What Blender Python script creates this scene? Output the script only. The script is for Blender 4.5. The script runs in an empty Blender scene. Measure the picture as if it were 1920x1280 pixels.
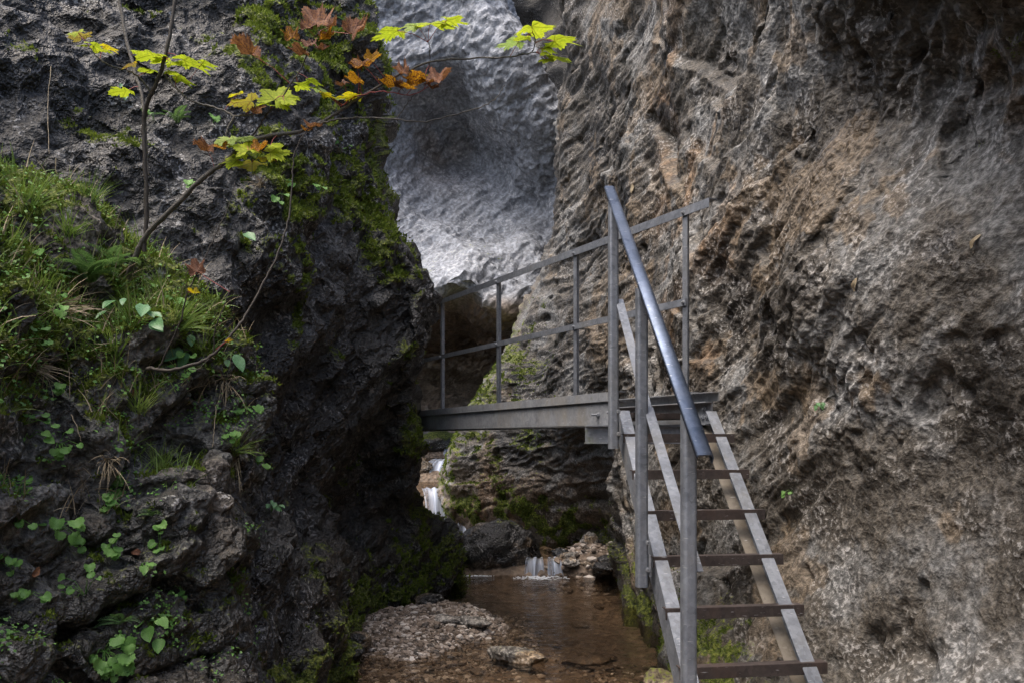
import bpy, bmesh, math, random
import numpy as np
from mathutils import Vector, Matrix
from mathutils.bvhtree import BVHTree

# ------------------------------------------------------------------ camera, world, sun, exposure
EYE = 1.6            # eye height above the pool
FPX = 1493.3         # focal length in photograph pixels (28 mm on 36 mm)
HOR = 820.0          # horizon row in the photograph
scene = bpy.context.scene
cam_d = bpy.data.cameras.new('camera'); cam = bpy.data.objects.new('camera', cam_d)
scene.collection.objects.link(cam); scene.camera = cam
cam_d.sensor_width = 36.0; cam_d.lens = 28.0; cam_d.shift_y = (HOR - 640.0) / 1920.0
cam_d.clip_start = 0.05; cam_d.clip_end = 2000.0
cam.location = (0, 0, EYE); cam.rotation_euler = (math.radians(90), 0, 0)

SUN_EL, SUN_AZ = math.radians(66), math.radians(-125)   # azimuth from +Y (view direction) towards +X
world = bpy.data.worlds.new('World'); scene.world = world; world.use_nodes = True
wn = world.node_tree.nodes; wl = world.node_tree.links
sky = wn.new('ShaderNodeTexSky'); sky.sky_type = 'NISHITA'; sky.sun_disc = False
sky.sun_elevation = SUN_EL; sky.sun_rotation = SUN_AZ; sky.air_density = 1.0; sky.dust_density = 6.0; sky.ozone_density = 1.0
wl.new(sky.outputs[0], wn['Background'].inputs[0]); wn['Background'].inputs[1].default_value = 0.15
sun_d = bpy.data.lights.new('sun', 'SUN'); sun = bpy.data.objects.new('sun', sun_d); scene.collection.objects.link(sun)
sun_d.energy = 1.0; sun_d.angle = math.radians(50); sun_d.color = (1.0, 0.95, 0.88)
sdir = Vector((math.sin(SUN_AZ) * math.cos(SUN_EL), math.cos(SUN_AZ) * math.cos(SUN_EL), math.sin(SUN_EL)))
sun.rotation_euler = (-sdir).to_track_quat('-Z', 'Y').to_euler()
scene.view_settings.view_transform = 'Standard'; scene.view_settings.look = 'None'
scene.view_settings.exposure = 1.22; scene.view_settings.gamma = 1.0; scene.view_settings.use_curve_mapping = False
scene.render.engine = 'CYCLES'
scene.cycles.use_denoising = True; scene.cycles.denoiser = 'OPENIMAGEDENOISE'
scene.cycles.denoising_input_passes = 'RGB_ALBEDO_NORMAL'; scene.cycles.denoising_prefilter = 'NONE'
scene.cycles.use_adaptive_sampling = True; scene.cycles.adaptive_threshold = 0.02
scene.cycles.max_bounces = 6; scene.cycles.diffuse_bounces = 4; scene.cycles.transparent_max_bounces = 12
scene.cycles.caustics_reflective = False; scene.cycles.caustics_refractive = False

rng = np.random.default_rng(7); random.seed(7)
COL = scene.collection

def px(x, y, d):
    """photograph pixel + distance -> point of the place"""
    return ((x - 960.0) / FPX * d, d, EYE + (HOR - y) / FPX * d)

def V(x, y, d): return Vector(px(x, y, d))

# ------------------------------------------------------------------ noise
def _hash(ix, iy, iz, s):
    h = (ix.astype(np.uint32) * np.uint32(374761393) + iy.astype(np.uint32) * np.uint32(668265263)
         + iz.astype(np.uint32) * np.uint32(2147483647 - 58) + np.uint32((s * 974711 + 12345) & 0xffffffff))
    h = (h ^ (h >> np.uint32(13))) * np.uint32(1274126177)
    h = (h ^ (h >> np.uint32(15))) * np.uint32(2246822519)
    return h ^ (h >> np.uint32(16))
_G = np.array([[1,1,0],[-1,1,0],[1,-1,0],[-1,-1,0],[1,0,1],[-1,0,1],[1,0,-1],[-1,0,-1],
               [0,1,1],[0,-1,1],[0,1,-1],[0,-1,-1],[1,1,0],[-1,1,0],[0,-1,1],[0,-1,-1]], np.float32)
def perlin(P, seed=0):
    P = P.astype(np.float32); I = np.floor(P); F = P - I; I = I.astype(np.int64).astype(np.int32)
    U = F * F * F * (F * (F * 6 - 15) + 10)
    out = np.zeros(len(P), np.float32)
    for dx in (0, 1):
        wx = U[:, 0] if dx else 1 - U[:, 0]
        for dy in (0, 1):
            wy = U[:, 1] if dy else 1 - U[:, 1]
            for dz in (0, 1):
                wz = U[:, 2] if dz else 1 - U[:, 2]
                g = _G[_hash(I[:, 0] + dx, I[:, 1] + dy, I[:, 2] + dz, seed) & np.uint32(15)]
                out += wx * wy * wz * (g[:, 0] * (F[:, 0] - dx) + g[:, 1] * (F[:, 1] - dy) + g[:, 2] * (F[:, 2] - dz))
    return out
def fbm(P, freq, oct=4, gain=0.5, seed=0, ridged=False):
    a, f, o = 1.0, freq, 0
    for k in range(oct):
        n = perlin(P * f + 17.3 * k, seed + k)
        if ridged: n = 0.5 - np.abs(n) * 1.6
        o = o + a * n; a *= gain; f *= 2.03
    return o
def cells(P, freq, seed=0):
    """nearest feature point: F1, F2, random of the cell, plane offset of the cell (chipped facets)"""
    Q = (P * freq).astype(np.float32); I = np.floor(Q).astype(np.int32)
    n = len(Q); f1 = np.full(n, 9.0, np.float32); f2 = f1.copy()
    idr = np.zeros(n, np.uint32); off = np.zeros((n, 3), np.float32)
    for dx in (-1, 0, 1):
        for dy in (-1, 0, 1):
            for dz in (-1, 0, 1):
                J = I + np.array([dx, dy, dz], np.int32)
                h = _hash(J[:, 0], J[:, 1], J[:, 2], seed)
                fp = np.stack([(h & np.uint32(1023)), (h >> np.uint32(10)) & np.uint32(1023), (h >> np.uint32(20)) & np.uint32(1023)], 1).astype(np.float32) / 1023.0
                o = Q - (J + fp); d = np.einsum('ij,ij->i', o, o)
                m = d < f1
                f2 = np.where(m, f1, np.minimum(f2, d)); f1 = np.where(m, d, f1)
                idr = np.where(m, h, idr); off[m] = o[m]
    h2 = _hash(idr.view(np.int32), idr.view(np.int32), idr.view(np.int32), seed + 5)
    r = (h2 & np.uint32(4095)).astype(np.float32) / 4095.0
    nv = np.stack([(h2 >> np.uint32(4)) & np.uint32(255), (h2 >> np.uint32(12)) & np.uint32(255), (h2 >> np.uint32(20)) & np.uint32(255)], 1).astype(np.float32) / 127.5 - 1
    return np.sqrt(f1), np.sqrt(f2), r, np.einsum('ij,ij->i', off, nv)
_R = np.array(Matrix.Rotation(0.7, 3, Vector((1, 0.6, 0.3))), np.float32)
def facet(P, freq, seed=0):
    """piecewise planar noise (linear on a tetrahedral lattice): chipped rock faces"""
    Q = (P.astype(np.float32) @ _R) * np.float32(freq); I = np.floor(Q); F = Q - I; I = I.astype(np.int32)
    o = np.argsort(-F, axis=1); Fs = np.take_along_axis(F, o, 1); n = np.arange(len(Q)); J = I.copy()
    val = lambda J: (_hash(J[:, 0], J[:, 1], J[:, 2], seed) & np.uint32(65535)).astype(np.float32) / 32767.5 - 1
    out = val(J) * (1 - Fs[:, 0]); J[n, o[:, 0]] += 1
    out += val(J) * (Fs[:, 0] - Fs[:, 1]); J[n, o[:, 1]] += 1
    out += val(J) * (Fs[:, 1] - Fs[:, 2]); J[n, o[:, 2]] += 1
    return out + val(J) * Fs[:, 2]
def smooth(a, b, x):
    t = np.clip((x - a) / (b - a), 0, 1); return t * t * (3 - 2 * t)

# ------------------------------------------------------------------ material helpers
class NT:
    def __init__(s, name):
        s.m = bpy.data.materials.new(name); s.m.use_nodes = True
        s.n = s.m.node_tree.nodes; s.l = s.m.node_tree.links
        s.b = s.n['Principled BSDF']; s.out = s.n['Material Output']
        s.co = s.n.new('ShaderNodeTexCoord').outputs['Object']
    def lk(s, a, b): s.l.new(a, b)
    def noise(s, scale, detail=5, rough=0.6, dist=0.0, co=None, out='Fac'):
        n = s.n.new('ShaderNodeTexNoise'); n.inputs['Scale'].default_value = scale; n.inputs['Detail'].default_value = detail
        n.inputs['Roughness'].default_value = rough; n.inputs['Distortion'].default_value = dist
        s.lk(co or s.co, n.inputs['Vector']); return n.outputs[out]
    def voro(s, scale, co=None, out='Distance', feature='F1', rnd=1.0):
        n = s.n.new('ShaderNodeTexVoronoi'); n.feature = feature; n.inputs['Scale'].default_value = scale; n.inputs['Randomness'].default_value = rnd
        s.lk(co or s.co, n.inputs['Vector']); return n.outputs[out]
    def mapping(s, scale, rot=(0, 0, 0), co=None):
        n = s.n.new('ShaderNodeMapping'); n.inputs['Scale'].default_value = scale; n.inputs['Rotation'].default_value = rot
        s.lk(co or s.co, n.inputs['Vector']); return n.outputs[0]
    def ramp(s, fac, stops, interp='LINEAR'):
        n = s.n.new('ShaderNodeValToRGB'); e = n.color_ramp.elements; n.color_ramp.interpolation = interp
        while len(e) < len(stops): e.new(0.5)
        for k, (p, c) in enumerate(stops):
            e[k].position = p; e[k].color = (c, c, c, 1) if isinstance(c, (int, float)) else (*c, 1)
        s.lk(fac, n.inputs[0]); return n.outputs[0]
    def mix(s, fac, a, b, mode='MIX'):
        n = s.n.new('ShaderNodeMix'); n.data_type = 'RGBA'; n.blend_type = mode
        for k, v in ((0, fac), (6, a), (7, b)):
            if hasattr(v, 'links'): s.lk(v, n.inputs[k])
            elif k == 0: n.inputs[0].default_value = v
            else: n.inputs[k].default_value = (*v, 1)
        return n.outputs[2]
    def math(s, op, a, b=0.5, clamp=False):
        n = s.n.new('ShaderNodeMath'); n.operation = op; n.use_clamp = clamp
        for k, v in ((0, a), (1, b)):
            if hasattr(v, 'links'): s.lk(v, n.inputs[k])
            else: n.inputs[k].default_value = v
        return n.outputs[0]
    def attr(s, name):
        n = s.n.new('ShaderNodeAttribute'); n.attribute_name = name; return n.outputs['Fac']
    def bump(s, h, strength=0.5, dist=0.02, prev=None):
        n = s.n.new('ShaderNodeBump'); n.inputs['Strength'].default_value = strength; n.inputs['Distance'].default_value = dist
        s.lk(h, n.inputs['Height'])
        if prev: s.lk(prev, n.inputs['Normal'])
        return n.outputs[0]
    def setb(s, **k):
        names = dict(color='Base Color', rough='Roughness', metal='Metallic', normal='Normal', spec='Specular IOR Level')
        for a, v in k.items():
            i = s.b.inputs[names[a]]
            if hasattr(v, 'links'): s.lk(v, i)
            elif a == 'color': i.default_value = (*v, 1)
            else: i.default_value = v
        return s.m

def rock_mat(name, dark, mid, light, warm=(0.2, 0.15, 0.1), speck=0.5, rough=(0.45, 0.85), bump=0.6, fleck_col=(0.55, 0.54, 0.53), fs=42.0, grain=0.9):
    """rock: broad tone, stains, moss and wetness are point attributes of the mesh; the grain is procedural"""
    t = NT(name)
    fine = t.noise(fs, 2.5, 0.6); med = t.noise(fs * 0.24, 3, 0.6)
    c = t.ramp(t.attr('tone'), [(0.22, dark), (0.5, mid), (0.78, light)])
    c = t.mix(t.attr('warm'), c, warm)
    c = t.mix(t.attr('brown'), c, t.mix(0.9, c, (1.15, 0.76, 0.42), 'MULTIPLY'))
    c = t.mix(grain, c, t.ramp(fine, [(0.36, 0.22), (0.49, 0.8), (0.64, 1.6)]), 'MULTIPLY')
    c = t.mix(0.9 * grain, c, t.ramp(med, [(0.34, 0.45), (0.5, 0.95), (0.66, 1.35)]), 'MULTIPLY')
    sp = t.math('MULTIPLY', t.ramp(fine, [(0.555, 0.0), (0.60, 1.0)]), t.attr('fleck'))
    c = t.mix(t.math('MULTIPLY', sp, speck), c, fleck_col)
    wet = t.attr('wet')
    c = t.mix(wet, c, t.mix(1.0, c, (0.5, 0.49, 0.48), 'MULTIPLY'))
    mcol = t.ramp(fine, [(0.35, (0.022, 0.032, 0.006)), (0.5, (0.075, 0.095, 0.016)), (0.65, (0.17, 0.19, 0.035))])
    mk = t.ramp(t.math('ADD', t.attr('moss'), t.math('MULTIPLY', t.math('SUBTRACT', fine, 0.5), 0.9)), [(0.42, 0.0), (0.6, 1.0)])
    c = t.mix(mk, c, mcol)
    nrm = t.bump(t.math('ADD', fine, med), bump, 0.045)
    r = t.ramp(t.attr('tone'), [(0.3, rough[0]), (0.7, rough[1])])
    r = t.mix(wet, r, (0.26, 0.26, 0.26)); r = t.mix(mk, r, (0.95, 0.95, 0.95))
    return t.setb(color=c, rough=r, normal=nrm, spec=0.55)

M = {}
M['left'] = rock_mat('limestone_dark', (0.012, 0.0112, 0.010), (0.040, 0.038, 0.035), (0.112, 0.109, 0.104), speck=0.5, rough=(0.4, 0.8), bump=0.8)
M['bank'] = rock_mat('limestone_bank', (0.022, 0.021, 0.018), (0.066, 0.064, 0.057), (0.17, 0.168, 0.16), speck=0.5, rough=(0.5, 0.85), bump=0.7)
M['right'] = rock_mat('conglomerate_brown', (0.034, 0.029, 0.023), (0.098, 0.086, 0.07), (0.182, 0.182, 0.178), warm=(0.195, 0.145, 0.092), speck=0.35, rough=(0.55, 0.9), bump=0.48, grain=0.65, fs=38.0)
M['back'] = rock_mat('limestone_pale', (0.13, 0.14, 0.16), (0.25, 0.27, 0.305), (0.37, 0.39, 0.43), speck=0.3, rough=(0.6, 0.9), bump=0.28, grain=0.5, fs=16.0)
M['boulder'] = rock_mat('boulder_wet', (0.009, 0.009, 0.009), (0.02, 0.019, 0.018), (0.055, 0.053, 0.05), speck=0.4, rough=(0.25, 0.6), bump=0.6)
M['stone'] = rock_mat('stone_pale', (0.12, 0.11, 0.096), (0.23, 0.21, 0.185), (0.4, 0.38, 0.35), warm=(0.26, 0.18, 0.1), speck=0.3, bump=0.4)

def metal_mat(name, c0, c1, stain, rough=(0.4, 0.6), metal=0.55, algae=0.35, stain_amt=0.6):
    t = NT(name)
    sp = t.voro(55, out='Color'); g = t.n.new('ShaderNodeRGBToBW'); t.lk(sp, g.inputs[0])
    c = t.mix(t.math('ADD', t.math('MULTIPLY', g.outputs[0], 0.55), t.math('MULTIPLY', t.ramp(t.noise(7, 5, 0.7), [(0.35, 0.0), (0.65, 1.0)]), 0.55)), c0, c1)
    s = t.ramp(t.noise(4.0, 6, 0.7, 0.2, co=t.mapping((1, 1, 0.45))), [(0.5, 0.0), (0.68, stain_amt)])
    c = t.mix(s, c, stain)
    a = t.ramp(t.noise(3.1, 5, 0.72, 0.3, co=t.mapping((1, 1.2, 0.8), (2, 1, 0.3))), [(0.63, 0.0), (0.72, algae)])
    c = t.mix(a, c, (0.10, 0.12, 0.035))
    scr = t.ramp(t.noise(90, 2, 0.5, co=t.mapping((0.25, 0.25, 1.6), (0.4, 0, 0))), [(0.68, 0.0), (0.74, 0.5)])
    c = t.mix(scr, c, (0.62, 0.63, 0.65))
    r = t.ramp(t.noise(12, 4, 0.6), [(0.3, rough[0]), (0.7, rough[1])])
    n = t.bump(t.noise(70, 4, 0.6), 0.12, 0.004)
    mm = t.math('SUBTRACT', metal, t.math('MULTIPLY', t.math('MAXIMUM', s, a), metal), True)
    return t.setb(color=c, rough=r, normal=n, metal=mm)
M['galv'] = metal_mat('galvanised_steel', (0.135, 0.15, 0.178), (0.32, 0.345, 0.39), (0.16, 0.155, 0.14))
M['galv_dull'] = metal_mat('galvanised_steel_dull', (0.18, 0.19, 0.21), (0.35, 0.37, 0.4), (0.22, 0.195, 0.15), rough=(0.45, 0.7), metal=0.4, algae=0.6)
M['rail'] = metal_mat('handrail_steel', (0.065, 0.088, 0.135), (0.135, 0.165, 0.23), (0.08, 0.09, 0.11), rough=(0.36, 0.55), metal=0.8, algae=0.0, stain_amt=0.25)
M['step'] = metal_mat('stair_tread_steel', (0.03, 0.024, 0.023), (0.09, 0.072, 0.066), (0.085, 0.05, 0.036), rough=(0.5, 0.75), metal=0.35, algae=0.1)
M['stringer_in'] = metal_mat('weathered_flange', (0.12, 0.105, 0.085), (0.24, 0.215, 0.18), (0.15, 0.115, 0.075), metal=0.25, algae=0.3)

def simple(name, c0, c1, scale=20, rough=0.7, bump=0.2, bd=0.01):
    t = NT(name); c = t.mix(t.noise(scale, 4, 0.6), c0, c1)
    return t.setb(color=c, rough=rough, normal=t.bump(t.noise(scale * 3, 4, 0.6), bump, bd))
M['bark'] = simple('bark_grey', (0.045, 0.04, 0.034), (0.13, 0.118, 0.1), 40, 0.7, 0.6, 0.01)
M['bark_dark'] = simple('bark_dark', (0.02, 0.016, 0.013), (0.06, 0.05, 0.04), 40)
M['petiole'] = simple('petiole_red', (0.22, 0.03, 0.03), (0.36, 0.07, 0.06), 30, 0.5)
M['straw'] = simple('dry_straw', (0.22, 0.17, 0.1), (0.42, 0.35, 0.24), 30)

def leaf_mat(name, stops, trans=0.5, scale=25, rough=0.45, spec=0.35, tcol=(0.95, 0.95, 0.7), veins=False):
    t = NT(name)
    oi = t.n.new('ShaderNodeObjectInfo')
    va = t.n.new('ShaderNodeVectorMath'); va.operation = 'ADD'; t.lk(t.co, va.inputs[0])
    cx = t.n.new('ShaderNodeCombineXYZ')
    for k in range(3): t.lk(t.math('MULTIPLY', oi.outputs['Random'], 7.0 + k * 3), cx.inputs[k])
    t.lk(cx.outputs[0], va.inputs[1]); co = va.outputs[0]
    c = t.ramp(t.math('ADD', t.noise(scale, 5, 0.65, co=co), t.math('MULTIPLY', t.math('SUBTRACT', oi.outputs['Random'], 0.5), 0.14)), stops)
    if veins:
        sep = t.n.new('ShaderNodeSeparateXYZ'); t.lk(t.co, sep.inputs[0]); X_, Y_ = sep.outputs[0], sep.outputs[1]; best = None
        for ang in (90, 38, 142, -12, 192):
            dx, dy = math.cos(math.radians(ang)), math.sin(math.radians(ang))
            perp = t.math('ABSOLUTE', t.math('SUBTRACT', t.math('MULTIPLY', X_, dy), t.math('MULTIPLY', Y_, dx)))
            along = t.math('ADD', t.math('MULTIPLY', X_, dx), t.math('MULTIPLY', Y_, dy))
            v = t.math('ADD', perp, t.math('LESS_THAN', along, -0.01)); best = v if best is None else t.math('MINIMUM', best, v)
        c = t.mix(t.ramp(best, [(0.006, 0.75), (0.028, 0.0)]), c, t.mix(1.0, c, (0.45, 0.42, 0.4), 'MULTIPLY'))
        c = t.mix(t.ramp(t.voro(9, co=co), [(0.06, 0.8), (0.12, 0.0)]), c, (0.09, 0.04, 0.02))
    t.setb(color=c, rough=rough, spec=spec)
    tr = t.n.new('ShaderNodeBsdfTranslucent'); t.lk(t.mix(1.0, c, tcol, 'MULTIPLY'), tr.inputs[0])
    mx = t.n.new('ShaderNodeMixShader'); mx.inputs[0].default_value = trans
    t.lk(t.b.outputs[0], mx.inputs[1]); t.lk(tr.outputs[0], mx.inputs[2]); t.lk(mx.outputs[0], t.out.inputs[0])
    return t.m
M['leaf_green'] = leaf_mat('maple_leaf_green', [(0.28, (0.1, 0.07, 0.015)), (0.36, (0.27, 0.37, 0.025)), (0.6, (0.45, 0.53, 0.04)), (0.75, (0.58, 0.6, 0.07))], 0.52, 14, 0.6, 0.15, veins=True)
M['leaf_pale'] = leaf_mat('maple_leaf_pale', [(0.3, (0.2, 0.32, 0.08)), (0.55, (0.32, 0.42, 0.18)), (0.75, (0.42, 0.48, 0.3))], 0.5, 14, veins=True)
M['leaf_yellow'] = leaf_mat('maple_leaf_spotted', [(0.38, (0.12, 0.05, 0.015)), (0.45, (0.46, 0.3, 0.015)), (0.54, (0.52, 0.48, 0.02)), (0.72, (0.34, 0.42, 0.02))], 0.65, 30, 0.6, 0.15, veins=True)
M['leaf_orange'] = leaf_mat('maple_leaf_orange', [(0.4, (0.1, 0.04, 0.022)), (0.5, (0.38, 0.16, 0.02)), (0.6, (0.58, 0.34, 0.025)), (0.75, (0.38, 0.16, 0.03))], 0.5, 26, 0.6, 0.2, veins=True)
M['leaf_brown'] = leaf_mat('maple_leaf_brown', [(0.34, (0.07, 0.03, 0.02)), (0.5, (0.2, 0.095, 0.06)), (0.6, (0.28, 0.14, 0.085)), (0.72, (0.42, 0.19, 0.03))], 0.35, 22, 0.6, 0.2, veins=True)
M['herb'] = leaf_mat('herb_leaf', [(0.3, (0.07, 0.17, 0.04)), (0.5, (0.15, 0.31, 0.075)), (0.7, (0.25, 0.41, 0.13))], 0.35, 30, 0.5, 0.3, (1.2, 1.4, 0.6))
M['herb_gloss'] = leaf_mat('glossy_leaf', [(0.3, (0.07, 0.16, 0.06)), (0.5, (0.13, 0.27, 0.12)), (0.7, (0.2, 0.36, 0.2))], 0.3, 20, 0.4, 0.4, (1.1, 1.4, 0.7))
M['grass'] = leaf_mat('grass_blade', [(0.3, (0.09, 0.15, 0.035)), (0.5, (0.19, 0.3, 0.07)), (0.7, (0.35, 0.44, 0.16))], 0.35, 8, 0.5, 0.4)
M['fern'] = leaf_mat('fern_frond', [(0.3, (0.07, 0.15, 0.05)), (0.5, (0.15, 0.27, 0.1)), (0.7, (0.25, 0.38, 0.16))], 0.3, 12, 0.5, 0.4)
M['moss'] = leaf_mat('moss_shoot', [(0.3, (0.035, 0.055, 0.01)), (0.5, (0.10, 0.145, 0.022)), (0.68, (0.23, 0.29, 0.05))], 0.3, 9, 0.8, 0.15)

# ------------------------------------------------------------------ object helpers
def tag(o, label=None, cat=None, group=None, kind=None):
    if label: o['label'] = label
    if cat: o['category'] = cat
    if group: o['group'] = group
    if kind: o['kind'] = kind
    return o
def link(name, me, mat=None, parent=None):
    o = bpy.data.objects.new(name, me); COL.objects.link(o)
    if mat is not None and len(me.materials) == 0: me.materials.append(mat)
    if parent: o.parent = parent
    return o
def empty(name, loc=(0, 0, 0)):
    o = bpy.data.objects.new(name, None); COL.objects.link(o); o.location = loc; o.empty_display_size = 0.1; return o
def np_mesh(name, Vv, F, smooth_=True):
    """F: (n,k) int array of faces with k corners"""
    me = bpy.data.meshes.new(name); Vv = np.ascontiguousarray(Vv, np.float32); F = np.ascontiguousarray(F, np.int32); k = F.shape[1]
    me.vertices.add(len(Vv)); me.vertices.foreach_set('co', Vv.ravel())
    me.loops.add(F.size); me.loops.foreach_set('vertex_index', F.ravel())
    me.polygons.add(len(F)); me.polygons.foreach_set('loop_start', np.arange(0, F.size, k, dtype=np.int32))
    me.polygons.foreach_set('use_smooth', np.full(len(F), smooth_))
    me.update(calc_edges=True); return me
def set_attr(me, name, arr):
    a = me.attributes.new(name, 'FLOAT', 'POINT'); a.data.foreach_set('value', np.ascontiguousarray(arr, np.float32))

def cr_weights(counts, closed=False):
    """Catmull-Rom sampling matrix over control points with counts[i] samples in interval i"""
    n = len(counts) + 1; rows = []
    for i, c in enumerate(counts):
        for j in range(c):
            rows.append((i, j / c))
    rows.append((n - 2, 1.0)); W = np.zeros((len(rows), n), np.float64)
    for k, (i, t) in enumerate(rows):
        t2, t3 = t * t, t * t * t
        w = (-0.5 * t3 + t2 - 0.5 * t, 1.5 * t3 - 2.5 * t2 + 1, -1.5 * t3 + 2 * t2 + 0.5 * t, 0.5 * t3 - 0.5 * t2)
        for q, ww in zip((i - 1, i, i + 1, i + 2), w):
            if q < 0: W[k, 0] += 2 * ww; W[k, 1] -= ww
            elif q > n - 1: W[k, n - 1] += 2 * ww; W[k, n - 2] -= ww
            else: W[k, q] += ww
    return W
def grid_normals(G):
    du = np.gradient(G, axis=1); dv = np.gradient(G, axis=0)
    N = np.cross(du, dv); N /= np.maximum(np.linalg.norm(N, axis=2, keepdims=True), 1e-9); return N
BVH = {}
def base_attrs(me, P, mk, f=1.0):
    n = len(P); z = np.zeros(n)
    tone = 0.5 + mk.get('tscale', 1.0) * (0.30 * fbm(P, 1.7 * f, 5, 0.62, 900) + 0.25 * fbm(P, 0.6 * f, 2, 0.5, 910)) + 0.10 * fbm(P, 24.0 * f, 2, 0.6, 915)
    tone = tone + mk.get('tone', z)
    fl = smooth(0.0, 0.35, fbm(P, 2.6 * f, 3, 0.6, 920))
    wm = np.clip(0.75 * smooth(0.22, 0.42, fbm(P, 1.2 * f, 5, 0.66, 930)) + mk.get('warm', z), 0, 1) if 'warm' in mk else z
    for k, v in (('tone', tone), ('fleck', np.maximum(fl, mk.get('fleck', z))), ('warm', wm), ('moss', mk.get('moss', z)), ('wet', mk.get('wet', z)), ('brown', mk.get('brown', z))):
        set_attr(me, k, v)
def to_px(P):
    d = np.maximum(P[..., 1], 0.05)
    return 960 + P[..., 0] / d * FPX, HOR - (P[..., 2] - EYE) / d * FPX
def sheet(name, ctrl, cu, cv, disp, mat, masks, fine=None, flip=False, cushion=0.0, crisp=False):
    """ctrl: rows x cols x 3 control points; cu/cv: samples per control interval; disp(P,N) -> distance along N"""
    C = np.array(ctrl, np.float64)
    A, B = cr_weights(cv), cr_weights(cu)
    G = np.einsum('ir,rck->ick', A, C); G = np.einsum('jc,ick->ijk', B, G)
    sgn = -1.0 if flip else 1.0
    N = grid_normals(G) * sgn
    h, w = G.shape[:2]
    d = disp(G.reshape(-1, 3), N.reshape(-1, 3)).reshape(h, w, 1)
    G = G + N * d
    if fine is not None:
        N = grid_normals(G) * sgn
        G = G + N * fine(G.reshape(-1, 3), N.reshape(-1, 3)).reshape(h, w, 1)
    N = grid_normals(G) * sgn
    idx = np.arange(h * w).reshape(h, w)
    F = np.stack([idx[:-1, :-1], idx[:-1, 1:], idx[1:, 1:], idx[1:, :-1]], -1).reshape(-1, 4)
    if flip: F = F[:, ::-1]
    me = np_mesh(name, G.reshape(-1, 3), F, not crisp)
    P, Nf = G.reshape(-1, 3), N.reshape(-1, 3)
    mk = masks(P, Nf)
    base_attrs(me, P, mk)
    if cushion:
        sw = smooth(0.42, 0.7, mk['moss'] + 0.35 * fbm(P, 9.0, 2, 0.6, 77)) * (0.6 + 0.9 * np.abs(perlin(P * 16.0, 78)))
        P = P + Nf * (cushion * sw)[:, None]; me.vertices.foreach_set('co', P.astype(np.float32).ravel()); me.update()
    o = link(name, me, mat); tag(o, kind='structure')
    g2 = G[::2, ::2]; h2, w2 = g2.shape[:2]; i2 = np.arange(h2 * w2).reshape(h2, w2)
    f2 = np.stack([i2[:-1, :-1], i2[:-1, 1:], i2[1:, 1:], i2[1:, :-1]], -1).reshape(-1, 4)
    BVH[name] = BVHTree.FromPolygons(g2.reshape(-1, 3).tolist(), f2.tolist())
    return o, P, Nf, mk, F
def hit(name, x, y):
    """where the sight line through photograph pixel (x, y) meets a rock face"""
    d = Vector(((x - 960) / FPX, 1.0, (HOR - y) / FPX)).normalized()
    best = None
    for nm in ([name] if isinstance(name, str) else name):
        p, n, i, t = BVH[nm].ray_cast(Vector((0, 0, EYE)), d)
        if p is not None and (best is None or t < best[2]):
            if n.dot(d) > 0: n = -n
            best = (p, n, t)
    return best

# ------------------------------------------------------------------ the rock walls
def lerp_rows(keys, n):
    xs = [k for k, _ in keys]; return np.interp(np.arange(n), xs, [v for _, v in keys])
def pcol(pxs, pys, ds):
    return [px(a, b, c) for a, b, c in zip(pxs, pys, ds)]

# right wall with the buttress under the bridge: columns from behind the buttress edge round to behind the viewer; rows foot -> top
NR = 12
R_py_far = [965, 910, 860, 810, 745, 660, 510, 380, 230, 90, -80, -260]
def rcol(pxs, pys, ds): return pcol(pxs, pys, ds)
C1 = ([836, 826, 842, 876, 902, 942, 1022, 1042, 1048, 1066, 1058, 1075], R_py_far, [12.7, 12.6, 12.5, 12.4, 12.3, 12.3, 12.2, 12.2, 12.2, 12.1, 12.0, 11.8])
C2 = ([898, 893, 910, 940, 972, 1008, 1066, 1080, 1088, 1102, 1098, 1115], [990, 925, 865, 806, 740, 650, 505, 375, 225, 85, -85, -270], [11.8, 11.5, 11.4, 11.3, 11.2, 11.1, 11.1, 11.1, 11.1, 11.0, 10.9, 10.6])
C3 = ([990, 988, 1002, 1020, 1048, 1076, 1112, 1126, 1134, 1142, 1142, 1155], [1006, 930, 865, 802, 735, 642, 500, 370, 222, 80, -85, -270], [11.1, 10.8, 10.7, 10.4, 10.1, 10.0, 10.0, 10.0, 10.0, 9.9, 9.8, 9.4])
C4 = ([1082, 1085, 1088, 1086, 1108, 1130, 1158, 1172, 1180, 1186, 1188, 1200], [1016, 935, 865, 802, 732, 638, 497, 368, 220, 78, -85, -270], [10.9, 10.5, 10.2, 9.7, 9.2, 9.0, 9.0, 9.0, 9.0, 8.9, 8.7, 8.3])
C5 = ([1140, 1150, 1152, 1136, 1150, 1170, 1198, 1214, 1224, 1232, 1236, 1250], [1035, 945, 870, 802, 732, 637, 496, 366, 220, 77, -85, -270], [10.6, 9.9, 9.4, 9.0, 8.5, 8.2, 8.2, 8.2, 8.2, 8.1, 7.9, 7.5])
C6 = ([1150, 1164, 1168, 1166, 1186, 1208, 1240, 1258, 1268, 1276, 1282, 1300], [1056, 985, 900, 820, 737, 637, 497, 366, 220, 76, -85, -270], [10.1, 8.6, 8.0, 7.9, 7.7, 7.5, 7.4, 7.4, 7.45, 7.4, 7.2, 6.8])
C7 = ([1178, 1190, 1202, 1212, 1230, 1250, 1284, 1304, 1316, 1326, 1336, 1360], [1140, 1062, 960, 855, 748, 640, 498, 366, 220, 75, -85, -270], [7.4, 7.0, 6.9, 6.85, 6.75, 6.65, 6.55, 6.55, 6.6, 6.55, 6.35, 6.0])
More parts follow.
